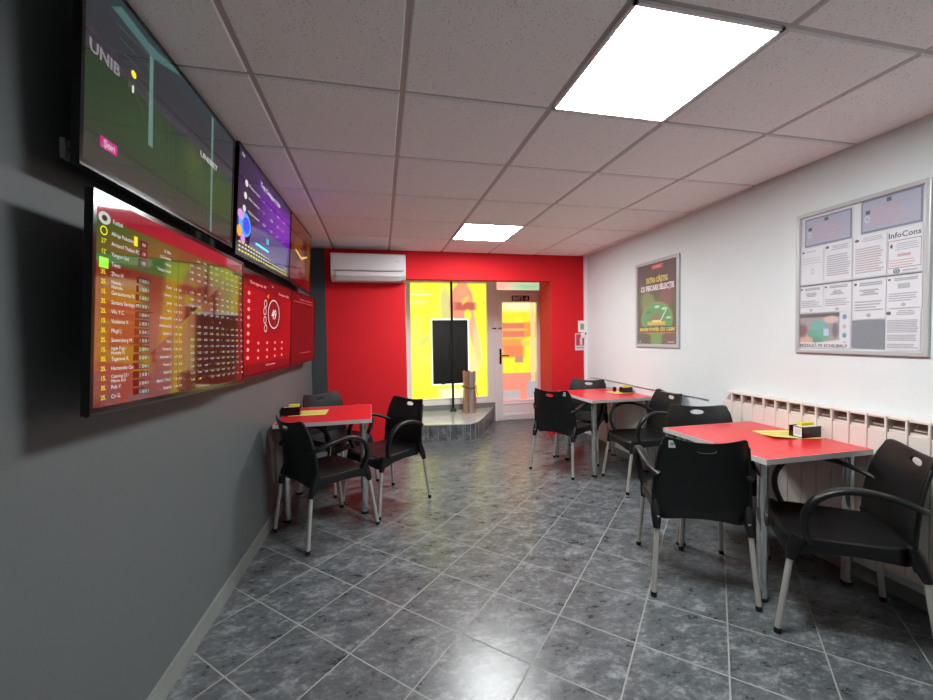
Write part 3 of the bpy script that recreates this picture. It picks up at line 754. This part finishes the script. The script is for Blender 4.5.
for u0, v0, u1, v1, k in docs:
    s = bsheet(u0, v0, u1, v1, .008); s.rect(0, 0, 1, 1, M_paper, 0)
    if k == 'a':
        s.rect(.08, .88, .18, .93, LD); lines(s, .25, .8, .88, .94, 1, LT); lines(s, .1, .9, .55, .75, 3, LT, h=.2); s.ring(.55, .35, .07, .08, LT, t=.3)
    elif k == 'b':
        s.ell(.12, .93, .07, .035, LD); lines(s, .25, .9, .82, .96, 3, LT, h=.5, center=True); lines(s, .1, .95, .15, .72, 10, LT, h=.5, jag=.2)
    elif k == 'c':
        s.ell(.1, .90, .07, .035, LD); lines(s, .25, .9, .84, .96, 3, LT, h=.4, center=True); lines(s, .06, .95, .1, .72, 11, flat('print_mauve', (176, 158, 164)), h=.5, jag=.2)
    elif k == 'i':
        s.text('InfoCons', .02, .80, .12, LD, width=.93, bold=.02)
        s.rect(.02, .12, .96, .74, flat('print_wine', (140, 88, 104))); s.rect(.035, .135, .945, .725, M_paper)
        s.ell(.12, .62, .04, .05, LD); lines(s, .22, .9, .50, .68, 4, LT, h=.4, center=True); lines(s, .3, .75, .36, .44, 1, LR, h=.8); lines(s, .06, .92, .15, .32, 3, LR, h=.35)
        s.ell(.28, .055, .10, .055, LD); s.ring(.28, .055, .06, .035, M_paper, t=.35); lines(s, .45, .9, .03, .08, 1, LT, h=.6)
    elif k == 'd':
        s.ell(.08, .90, .045, .035, LD); lines(s, .2, .9, .84, .94, 2, LT, h=.8, center=True, jag=.1); lines(s, .2, .8, .60, .76, 3, LT, h=.8, center=True, jag=.5)
        lines(s, .06, .95, .2, .48, 4, LT, h=.5, jag=.3); s.ell(.5, .1, .07, .05, LT)
    elif k == 'e':
        s.ell(.08, .90, .08, .045, LD); lines(s, .3, .85, .84, .97, 3, LT, h=.6, center=True); lines(s, .04, .95, .42, .74, 8, LT, h=.65, jag=.1); lines(s, .04, .95, .22, .38, 4, LT, h=.65, jag=.1); lines(s, .04, .95, .04, .16, 3, LT, h=.6, jag=.2)
    s.build('document', nb)
s = bsheet(.035, .478, .95, .484, .0095); s.rect(0, 0, 1, 1, LD, 0); s.build('divider', nb)
s = bsheet(.487, .042, .722, .220, .0095); s.rect(0, 0, 1, 1, flat('grey_card', (104, 110, 122)), 0); s.build('grey_card', nb)
M_leaf = shape_mat('leaflet_photo', (148, 138, 142), [
    ('r', .35, .93, .5, .05, 0, .2, (40, 40, 46)), ('e', .10, .20, .22, .20, .5, .2, (206, 160, 146)), ('e', .05, .5, .12, .2, 0, .4, (110, 60, 60)),
    ('e', .38, .62, .16, .16, .2, .15, (84, 168, 152)), ('e', .30, .40, .14, .12, -.3, .15, (70, 156, 132)), ('e', .46, .38, .14, .16, .3, .15, (74, 160, 136)), ('e', .38, .2, .10, .14, .2, .2, (64, 140, 118)),
    ('r', .55, .45, .05, .1, 0, .1, (170, 200, 224)), ('e', .64, .8, .14, .10, 0, .3, (206, 176, 168)), ('r', .6, .12, .25, .08, .2, .3, (216, 206, 196)), ('e', .72, .5, .06, .2, 0, .4, (84, 84, 100)),
    ('r', .90, .5, .10, .6, 0, .02, (206, 210, 220)),
    ('e', .89, .86, .04, .07, 0, .15, (84, 132, 150)), ('e', .89, .60, .03, .06, 0, .2, (200, 160, 170)), ('e', .89, .36, .04, .07, 0, .15, (80, 140, 150)), ('e', .89, .12, .035, .07, 0, .15, (206, 96, 96))], 'paper')
s = bsheet(.035, .036, .478, .282, .0095); s.rect(0, 0, 1, 1, M_paper, 0); s.rect(.0, .16, .98, 1, M_leaf)
s.text('MIZEAZĂ PE ECHILIBRU!', .01, .03, .085, LD, width=.93, bold=.03); s.build('leaflet', nb)
gl, N, L, P = new_mat('clear_cover'); P.inputs['Base Color'].default_value = (1, 1, 1, 1); P.inputs['Roughness'].default_value = .05; P.inputs['Alpha'].default_value = .12; MC['cover'] = gl
s = bsheet(.03, .025, .97, .975, .0115); s.rect(0, 0, 1, 1, gl, 0); s.build('clear_cover', nb)

yf, yn, z0, z1 = 3.640, 3.016, 1.207, 2.032
po = empty('framed_poster', ((xr(yf) + xr(yn)) / 2, (yf + yn) / 2, z0)); tag(po, 'tall dark and green advertising poster in a silver frame on the white wall', 'poster')
wall_frame(po, yf, yn, z0, z1, .032, .016, M_frame); base = Vector(po.location)
M_poster = shape_mat('poster_print', (64, 48, 46), [
    ('r', .5, .3, .6, .35, 0, .6, (84, 70, 44)), ('e', .30, .50, .2, .14, -.4, .25, (116, 124, 70)), ('e', .74, .55, .18, .12, .4, .25, (122, 66, 66)),
    ('e', .5, .31, .40, .21, 0, .06, (120, 150, 60)), ('e', .5, .31, .35, .185, 0, .06, (66, 150, 90)), ('e', .5, .26, .16, .13, 0, .2, (128, 110, 70)),
    ('e', .52, .46, .07, .018, 0, .2, (180, 220, 190)), ('e', .70, .43, .07, .018, 0, .2, (180, 220, 190)), ('e', .80, .32, .06, .016, 0, .2, (160, 210, 180)), ('e', .30, .40, .06, .018, 0, .3, (60, 110, 60)),
    ('r', .66, .335, .11, .008, .75, .3, (236, 236, 220)), ('r', .5, .26, .22, .022, 0, .2, (220, 184, 40)), ('r', .5, .285, .10, .012, 0, .3, (230, 224, 160)),
    ('e', .5, .06, .14, .10, 0, .3, (110, 150, 60)), ('e', .8, .1, .12, .1, 0, .5, (110, 60, 56)), ('r', .5, .185, .47, .035, .0, .06, (46, 28, 20)), ('r', .5, .142, .47, .006, 0, .3, (180, 110, 60))], 'paper', rough=.3)
def P(u, v, d=.006):
    y = yf + (yn - yf) * u; return Vector((xr(y) - d, y, z0 + (z1 - z0) * v)) - base
s = Sheet(P(.045, .035), P(.955, .035), P(.045, .965)); s.rect(0, 0, 1, 1, M_poster, 0)
PY = flat('poster_yellow', (222, 196, 60)); PW = flat('poster_pale', (232, 214, 222))
s.rect(.38, .925, .66, .98, flat('poster_red', (206, 62, 56))); s.text('UNIBET', .42, .938, .026, PW, width=.20)
s.text('EXTRA CÂȘTIG', .24, .765, .062, PY, width=.54, bold=.05); s.text('CU FIECARE SELECȚIE', .09, .668, .062, PW, width=.84, bold=.05)
s.text('MAXIM POWER CRY CASH', .06, .165, .042, PY, width=.88, bold=.05); s.text('UNIBET', .78, .02, .018, PW, width=.16); s.ell(.07, .03, .015, .012, PW)
s.build('print', po)
s = Sheet(P(.04, .03, .011), P(.96, .03, .011), P(.04, .97, .011)); s.rect(0, 0, 1, 1, gl, 0); s.build('clear_cover', po)

# small things at the corner of the red wall
th = empty('wall_thermostat', (2.555, YB, 1.37)); tag(th, 'small white thermostat with grey-green display in the corner of the red wall', 'thermostat')
bm = BM(); box(bm, (-.045, -.024, 0), (.045, 0, .145), bev=.005); obj('housing', bm, M_pvc, th)
s = Sheet((-.028, -.0246, .03), (.028, -.0246, .03), (-.028, -.0246, .11)); s.rect(0, 0, 1, 1, flat('lcd', (150, 176, 166)), 0); lines(s, .15, .85, .2, .8, 3, LD, h=.3); s.build('display', th)
fs_ = empty('fire_sign', (2.545, YB - .002, 1.14)); tag(fs_, 'small red and white fire extinguisher sign on the red wall by the corner', 'sign')
bm = BM(); box(bm, (-.078, -.003, 0), (.078, 0, .215), bev=.001); obj('plate', bm, M_paper, fs_)
SR = flat('sign_red', (190, 60, 76)); s = Sheet((-.078, -.0034, 0), (.078, -.0034, 0), (-.078, -.0034, .215)); s.rect(.08, .28, .92, .94, SR); s.poly([(.42, .32), (.64, .32), (.64, .7), (.58, .78), (.48, .78), (.42, .7)], M_paper)
s.poly([(.5, .78), (.56, .78), (.72, .88), (.68, .92), (.5, .84)], M_paper); s.rect(.12, .12, .9, .17, SR); s.build('pictogram', fs_)
dp = empty('spray_dispenser', (2.575, YB - .004, 1.315)); tag(dp, 'tiny white dispenser with black tip between thermostat and fire sign', 'dispenser')
bm = BM(); box(bm, (-.03, -.035, -.02), (.015, -.001, .05), bev=.008); obj('housing', bm, M_pvc, dp)
bm = BM(); box(bm, (.016, -.03, .025), (.035, -.008, .05), bev=.004); obj('tip', bm, M_rubber, dp)

# wall cable
bm = BM(); tube(bm, [(xr(y) - .006, y, .803 + .004 * math.sin(y * 5)) for y in [2.69 + .07 * i for i in range(28)]], .0045, 8)
tag(obj('wall_cable', bm, flat('cable_grey', (150, 146, 150)), smooth=50), 'thin grey cable running along the white wall above the middle table', 'cable')

# ------------------------------------------------------------------ radiator (aluminium sections)
ry0, ry1, PT = .80, 2.475, .083
rad = empty('radiator', (xr(1.6) - .040, 1.6, .0)); tag(rad, 'long off-white sectional radiator on the right wall behind the near table', 'radiator')
def section_bm():
    b = BM(); h = PT / 2 - .0015; H0, H1 = .145, .912
    box(b, (-.040, -h, H0), (-.028, h, .838), bev=.004)              # front plate
    box(b, (-.030, -.006, H0 + .02), (.035, .006, .83))         # web
    box(b, (-.02, -.03, H0 + .03), (.0, .03, .83)); 
    box(b, (-.040, -h, .838), (-.028, -h + .010, H1), bev=.002); box(b, (-.028, -h, .838), (.036, -h + .006, H1 - .004))
    box(b, (-.040, -h, H1 - .012), (.038, h, H1), bev=.003)          # top cap
    box(b, (-.027, -h + .006, .838), (.036, h, .85)); 
    box(b, (.030, -h, H0), (.038, h, .85)); box(b, (-.004, -h + .004, .848), (.0, h, .902), M=Matrix.Translation((0.01, 0, 0)) @ Matrix.Translation((0, 0, .87)) @ Matrix.Rotation(.75, 4, 'Y') @ Matrix.Translation((0, 0, -.87)))
    tube(b, [(0, -h - .001, .80), (0, h + .001, .80)], .022, 12); tube(b, [(0, -h - .001, .20), (0, h + .001, .20)], .022, 12)
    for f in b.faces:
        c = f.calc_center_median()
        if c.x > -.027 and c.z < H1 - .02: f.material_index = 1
    return b
first = None
ns = int((ry1 - ry0) / PT)
for k in range(ns):
    y = ry1 - PT * (k + .5)
    if first is None: o = first = obj('radiator_section', section_bm(), [M_rad, M_raddark], rad)
    else: o = first.copy(); COL.objects.link(o)
    o.location = (xr(y) - xr(1.6), y - 1.6, 0); o.rotation_euler = (0, 0, -.029)
for y in (1.2, 2.2):
    for z in (.25, .8):
        bm = BM(); box(bm, (xr(y) - rad.location.x - .03, y - 1.6 - .012, z - .015), (xr(y) - rad.location.x, y - 1.6 + .012, z + .015)); obj('wall_bracket', bm, M_rad, rad)
bm = BM(); yy = ry1 - 1.6; dx = xr(ry1) - xr(1.6); tube(bm, [(dx, yy - .01, .80), (dx, yy + .035, .80)], .016, 12); tube(bm, [(dx, yy + .03, .80), (dx, yy + .03, .83)], .014, 12); obj('vent_valve', bm, M_rad, rad, 40)
bm = BM(); tube(bm, [(dx, yy - .01, .20), (dx, yy + .03, .20), (dx + .01, yy + .04, .15), (dx + .01, yy + .04, .0)], .012, 12); obj('supply_pipe', bm, M_rad, rad, 40)

# ------------------------------------------------------------------ tables
TH = .734
def make_table():
    t = empty('cafe_table')
    a, b = .34, .35
    bm = BM(); box(bm, (-a, -b, TH - .026), (a, b, TH - .0004)); obj('tabletop', bm, M_redtop, t)
    bm = BM(); e = .0016
    for q in ((-a - e, -b - e, -a, b + e), (a, -b - e, a + e, b + e), (-a, -b - e, a, -b), (-a, b, a, b + e)): box(bm, (q[0], q[1], TH - .027), (q[2], q[3], TH))
    obj('edge_band', bm, M_edge, t)
    for sx in (-1, 1):
        for sy in (-1, 1):
            x, y = sx * (a - .065), sy * (b - .075)
            bm = BM(); tube(bm, [(x, y, .015), (x, y, TH - .03)], .025, 20); lg = obj('leg', bm, M_chrome, t, 40)
            bm = BM(); tube(bm, [(x, y, 0), (x, y, .018)], .027, 20); obj('foot_cap', bm, M_rubber, lg, 40)
            bm = BM(); tube(bm, [(x, y, TH - .034), (x, y, TH - .0265)], .042, 20); obj('mounting_plate', bm, M_alu, lg, 40)
    return t

def copy_tree(o, parent=None):
    c = o.copy(); COL.objects.link(c); c.parent = parent
    for ch in [x for x in list(bpy.data.objects) if x.parent == o]: copy_tree(ch, c)
    return c

tproto = make_table()
TG = 'red cafe tables'
for i, (x, y, r, lb) in enumerate((
        (2.128, 1.885, 0, 'red-topped chrome-legged table in front of the radiator, nearest the camera on the right'),
        (2.255, 3.69, .0, 'red-topped chrome-legged table by the white wall under the framed poster'),
        (-.393, 3.415, .02, 'red-topped chrome-legged table against the dark wall under the televisions'))):
    t = tproto if i == 0 else copy_tree(tproto)
    t.location = (x, y, 0); t.rotation_euler = (0, 0, r); tag(t, lb, 'table', TG)

# ------------------------------------------------------------------ chairs
def back_y(z): # centre line of backrest, chair faces +y
    t = max(0, (z - .40) / .42); return -.205 - .085 * t ** 1.3
def make_chair():
    t = empty('armchair')
    # backrest shell with oval hand hole
    def half(z): return .228 - .040 * max(0, (z - .40) / .42) ** 2.2
    cor = []
    def arc(cx, cz, r, a0, a1, n=6):
        for i in range(n + 1):
            a = a0 + (a1 - a0) * i / n; cor.append((cx + r * math.cos(a), cz + r * math.sin(a)))
    hb, ht = half(.375), half(.82)
    # right side up, top (concave), left side down, bottom arch
    N_ = 14
    pts = []
    for i in range(N_): z = .375 + (.785 - .375) * i / N_; pts.append((half(z), z))
    for i in range(7): a = PI / 2 * i / 6; pts.append((ht - .022 + .022 * math.cos(a), .80 + .022 * math.sin(a)))
    for i in range(1, 12): x = (ht - .022) * (1 - 2 * i / 12); pts.append((x, .824 - .021 * (1 - (x / (ht - .022)) ** 2)))
    for i in range(7): a = PI / 2 + PI / 2 * i / 6; pts.append((-ht + .022 + .022 * math.cos(a), .80 + .022 * math.sin(a)))
    for i in range(N_): z = .785 - (.785 - .375) * (i + 1) / N_; pts.append((-half(z), z))
    for i in range(1, 20): x = -hb + 2 * hb * i / 20; pts.append((x, .375 + .040 * (1 - (abs(x) / hb) ** 4)))
    hc = (0, .765); ha, hbv = .046, .0165
    bm = BM(); NR = 12; n = len(pts)
    def S(x, z, d):
        q = x / .21; kz = min(1, max(0, (z - .38) / .35)); y = back_y(z) + (.022 + .025 * kz) * q * q + (.012 * kz * (abs(q) ** 6))
        return Vector((x, y + d, z))
    fr, bk = [], []
    for k in range(NR + 1):
        f = (k / NR) ** 1.25; rf, rb = [], []
        for px, pz in pts:
            a = math.atan2((pz - hc[1]) / .5, px - hc[0])
            ex, ez = hc[0] + ha * math.cos(a), hc[1] + hbv * math.sin(a)
            x, z = ex + (px - ex) * f, ez + (pz - ez) * f
            dd = .006 if k < NR and k > 0 else .0045
            rf.append(bm.verts.new(S(x, z, dd))); rb.append(bm.verts.new(S(x, z, -dd)))
        fr.append(rf); bk.append(rb)
    for k in range(NR):
        for i in range(n):
            j = (i + 1) % n
            bm.faces.new((fr[k][i], fr[k][j], fr[k + 1][j], fr[k + 1][i])); bm.faces.new((bk[k][j], bk[k][i], bk[k + 1][i], bk[k + 1][j]))
    for i in range(n):
        j = (i + 1) % n
        bm.faces.new((fr[NR][i], fr[NR][j], bk[NR][j], bk[NR][i])); bm.faces.new((fr[0][j], fr[0][i], bk[0][i], bk[0][j]))
    # raised side ribs on the rear
    for sx in (-1, 1):
        tube(bm, [S(sx * (half(z) - .004), z, -.004) for z in [.38 + .04 * i for i in range(11)]], .009, 8)
    obj('backrest', bm, M_black, t, 50)
    # seat
    def outline(sc_=1.0, n=56):
        o_ = []
        for i in range(n):
            a = 2 * PI * i / n; ca, sa = math.cos(a), math.sin(a)
            e = .38
            x = math.copysign(abs(ca) ** e, ca); y = math.copysign(abs(sa) ** e, sa)
            w = .218 + .012 * y
            o_.append((x * w * sc_, (.012 + y * .222 * sc_)))
        return o_
    bm = BM(); rings = []
    prof = [(.15, -.014, 1), (.4, -.013, 1), (.65, -.009, 1), (.85, -.002, 1), (.94, .001, 1), (1.0, -.004, 1), (1.015, -.018, 0), (1.02, -.072, 0), (.985, -.072, 0), (.975, -.024, 0), (.6, -.028, 0), (.15, -.028, 0)]
    for s_, dz, tp in prof:
        ring = []
        for x, y in outline(s_):
            fr_ = max(0, (y - .10) / .13); z = .445 + dz - .016 * fr_ * fr_ + (.008 * max(0, -(y + .05) / .18))
            if not tp and dz < -.05: z += .020 - .058 * min(1, abs(x) / .232 * abs(y - .012) / .236) ** 2.5
            ring.append(bm.verts.new((x, y, z)))
        rings.append(ring)
    n = len(rings[0])
    for k in range(len(rings) - 1):
        for i in range(n): bm.faces.new((rings[k][i], rings[k][(i + 1) % n], rings[k + 1][(i + 1) % n], rings[k + 1][i]))
    bm.faces.new(rings[0][::-1]); bm.faces.new(rings[-1])
    # leg sockets
    for sx in (-1, 1):
        tube(bm, [(sx * .203, .180, .435), (sx * .207, .203, .385), (sx * .211, .216, .335)], [.030, .025, .0165], 14)
        tube(bm, [(sx * .214, -.176, .47), (sx * .2125, -.190, .43), (sx * .2115, -.206, .385), (sx * .2125, -.225, .335)], [.016, .024, .024, .0165], 14)
    obj('seat', bm, M_black, t, 50)
    # arms
    for sx in (-1, 1):
        cps = [(sx * .196, -.215, .615), (sx * .232, -.17, .638), (sx * .252, -.09, .668), (sx * .262, 0, .682), (sx * .264, .075, .672), (sx * .262, .135, .635), (sx * .254, .170, .575), (sx * .240, .175, .51), (sx * .222, .160, .455), (sx * .212, .145, .425)]
        # catmull
        P_ = [Vector(p) for p in cps]; out = []
        for i in range(len(P_) - 1):
            p0, p1, p2, p3 = P_[max(i - 1, 0)], P_[i], P_[i + 1], P_[min(i + 2, len(P_) - 1)]
            for q in range(4):
                u = q / 4; out.append(.5 * ((2 * p1) + (p2 - p0) * u + (2 * p0 - 5 * p1 + 4 * p2 - p3) * u * u + (3 * p1 - p0 - 3 * p2 + p3) * u ** 3))
        out.append(P_[-1])
        bm = BM(); tube(bm, out, 0, 12, flat_=(.02, .0125)); obj('armrest', bm, M_black, t, 60)
    # legs
    for sx in (-1, 1):
        for sy, ya in ((-1, -.205), (1, .195)):
            top = Vector((sx * .207, sy * (.214 if sy < 0 else .206), .40)); ft = Vector((sx * .2325, sy * .262, .012))
            bm = BM(); tube(bm, [top, ft], .0125, 14); lg = obj('leg', bm, M_alu, t, 40)
            d = (ft - top).normalized(); bm = BM(); tube(bm, [ft - d * .012, (ft.x, ft.y, 0)], .0145, 12); obj('foot_cap', bm, M_rubber, lg, 40)
    # side rails under the seat
    for sx in (-1, 1):
        bm = BM(); tube(bm, [(sx * .185, -.15, .412), (sx * .185, .15, .412)], .009, 10); obj('seat_rail', bm, M_alu, t, 40)
    return t
cproto = make_chair()
def face(fx, fy): return math.atan2(-fx, fy)
CH = [
    (1.682, 1.887, face(.467, .884), 'black plastic armchair nearest the camera with its back turned, pulled to the near right table', 1),
    (2.065, 1.437, face(-.788, .616), 'black plastic armchair at the right edge facing left to the near table', 0),
    (2.135, 2.235, face(-.45, -.893), 'black plastic armchair on the far side of the near right table, beside the radiator end', 0),
    (1.830, 3.728, face(.825, .566), 'black plastic armchair with its back turned, left of the table under the poster', 1),
    (2.300, 3.150, face(-.993, .115), 'black plastic armchair backed to the white wall, on the near side of the poster table', 0),
    (2.225, 4.09, face(-.70, -.714), 'black plastic armchair behind the poster table in the white corner by the red wall', 0),
    (-.367, 2.960, face(.808, .59), 'black plastic armchair with its back turned close to the dark left wall', 0),
    (.058, 3.340, face(-.79, -.613), 'black plastic armchair on the aisle side of the left table, back to the window', 0),
    (-.362, 3.865, face(.66, -.75), 'black plastic armchair behind the left table in the dark corner', 0)]
for i, (x, y, r, lb, stk) in enumerate(CH):
    t = cproto if i == 0 else copy_tree(cproto)
    t.location = (x, y, 0); t.rotation_euler = (0, 0, r); tag(t, lb, 'chair', 'black plastic armchairs at the tables')
STK = [t for t in bpy.data.objects if t.name.startswith('armchair') and t.parent is None]
M_stk = flat('sticker_white', (206, 206, 204)); M_stg = flat('sticker_grey', (140, 140, 140))
for t in STK:
    if 'back turned' in t['label'] and 'dark left wall' not in t['label']:
        sx = -.150 if 'nearest' in t['label'] else .150
        yb = back_y(.785) + .045 * (sx / .21) ** 2 + .012 * (abs(sx) / .21) ** 6 - .0075
        s = Sheet((sx - .016, yb, .768), (sx + .016, yb, .768), (sx - .016, yb - .004, .806))
        s.rect(0, 0, 1, 1, M_stk, 0); s.rect(.22, .3, .78, .75, M_stg); o = s.build('sticker', t)

# ------------------------------------------------------------------ things on the tables
def slip_box(x, y, rz, w, d, h, label):
    t = empty('slip_box', (x, y, TH + .0016), rz); tag(t, label, 'slip box', 'black boxes of yellow slips on the tables')
    bm = BM(); k = .004
    box(bm, (-w / 2, -d / 2, 0), (w / 2, d / 2, .004)); box(bm, (-w / 2, -d / 2, .0), (w / 2, -d / 2 + k, h)); box(bm, (-w / 2, d / 2 - k, 0), (w / 2, d / 2, h)); box(bm, (-w / 2, -d / 2, 0), (-w / 2 + k, d / 2, h)); box(bm, (w / 2 - k, -d / 2, 0), (w / 2, d / 2, h))
    obj('box_shell', bm, M_blackg, t)
    bm = BM(); box(bm, (-w / 2 + .008, -d / 2 + .008, .004), (w / 2 - .008, d / 2 - .008, h - .004)); obj('white_slips', bm, M_paper, t)
    bm = BM(); box(bm, (-w * .18, d * .05, .006), (w / 2 - .01, d / 2 - .008, h + .012), M=Matrix.Rotation(.03, 4, 'X')); obj('yellow_slips', bm, flat('yellow_paper', (226, 206, 30)), t)
    return t
b1 = slip_box(2.398, 1.825, .0, .14, .078, .062, 'black box with white label and yellow slips on the near right table')
s = Sheet((-.0707, .034, .004), (-.0707, -.034, .004), (-.0707, .034, .058)); s.rect(.30, 0, 1, 1, M_paper, 0); lines(s, .42, .9, .2, .8, 5, LT, h=.3); s.build('white_label', b1)
slip_box(2.515, 3.71, .0, .105, .075, .052, 'black box of yellow slips on the table under the poster')
b3 = slip_box(-.668, 3.43, .03, .13, .085, .066, 'black box of slips on the left table beside the dark wall')
bm = BM(); box(bm, (2.425, 3.775, TH + .001), (2.447, 3.805, TH + .05), bev=.003); tag(obj('small_black_block', bm, M_blackg), 'tiny black upright holder left of the slip box on the poster table', 'block')  # small black upright block by the slip box

def sheet_on_table(x, y, rz, w, d, label, curl=.0):
    bm = BM(); uv = bm.loops.layers.uv.new('UVMap'); nx, ny = 10, 10; g = {}
    for side in (0, 1):
        for i in range(nx + 1):
            for j in range(ny + 1):
                u, v = i / nx, j / ny
                z = .0008 + side * .0004 + curl * max(0, (1 - u) * 1.6 - .8) * max(0, (1 - v) * 1.6 - .8)
                g[side, i, j] = bm.verts.new(((u - .5) * w, (v - .5) * d, z))
    for side in (0, 1):
        for i in range(nx):
            for j in range(ny):
                f = bm.faces.new((g[side, i, j], g[side, i + 1, j], g[side, i + 1, j + 1], g[side, i, j + 1]))
                for l, (a, b) in zip(f.loops, ((i, j), (i + 1, j), (i + 1, j + 1), (i, j + 1))): l[uv].uv = (a / nx, b / ny)
    o = obj('betting_slip', bm, M_yel); o.location = (x, y, TH); o.rotation_euler = (0, 0, rz)
    return tag(o, label, 'paper')
sheet_on_table(2.335, 1.885, -.25, .27, .20, 'yellow paper slip under the black box on the near right table', .02)
sheet_on_table(2.45, 3.73, .1, .22, .17, 'yellow paper slip under the black box on the poster table')
sheet_on_table(-.545, 3.475, .0, .28, .23, 'yellow paper slip beside the black box on the left table')

# ------------------------------------------------------------------ outside and light
bm = BM(); box(bm, (-8, YF + .1, -.2), (12, 22, -.12)); struct(obj('ground', bm, pm('pavement', (170, 168, 162), .8, var=.1)))
wd = bpy.data.worlds.new('world'); sc.world = wd; wd.use_nodes = True
N = wd.node_tree.nodes; L = wd.node_tree.links
bg = N['Background']; bg.inputs['Strength'].default_value = .62
bg.inputs['Color'].default_value = (.93, .97, 1, 1)
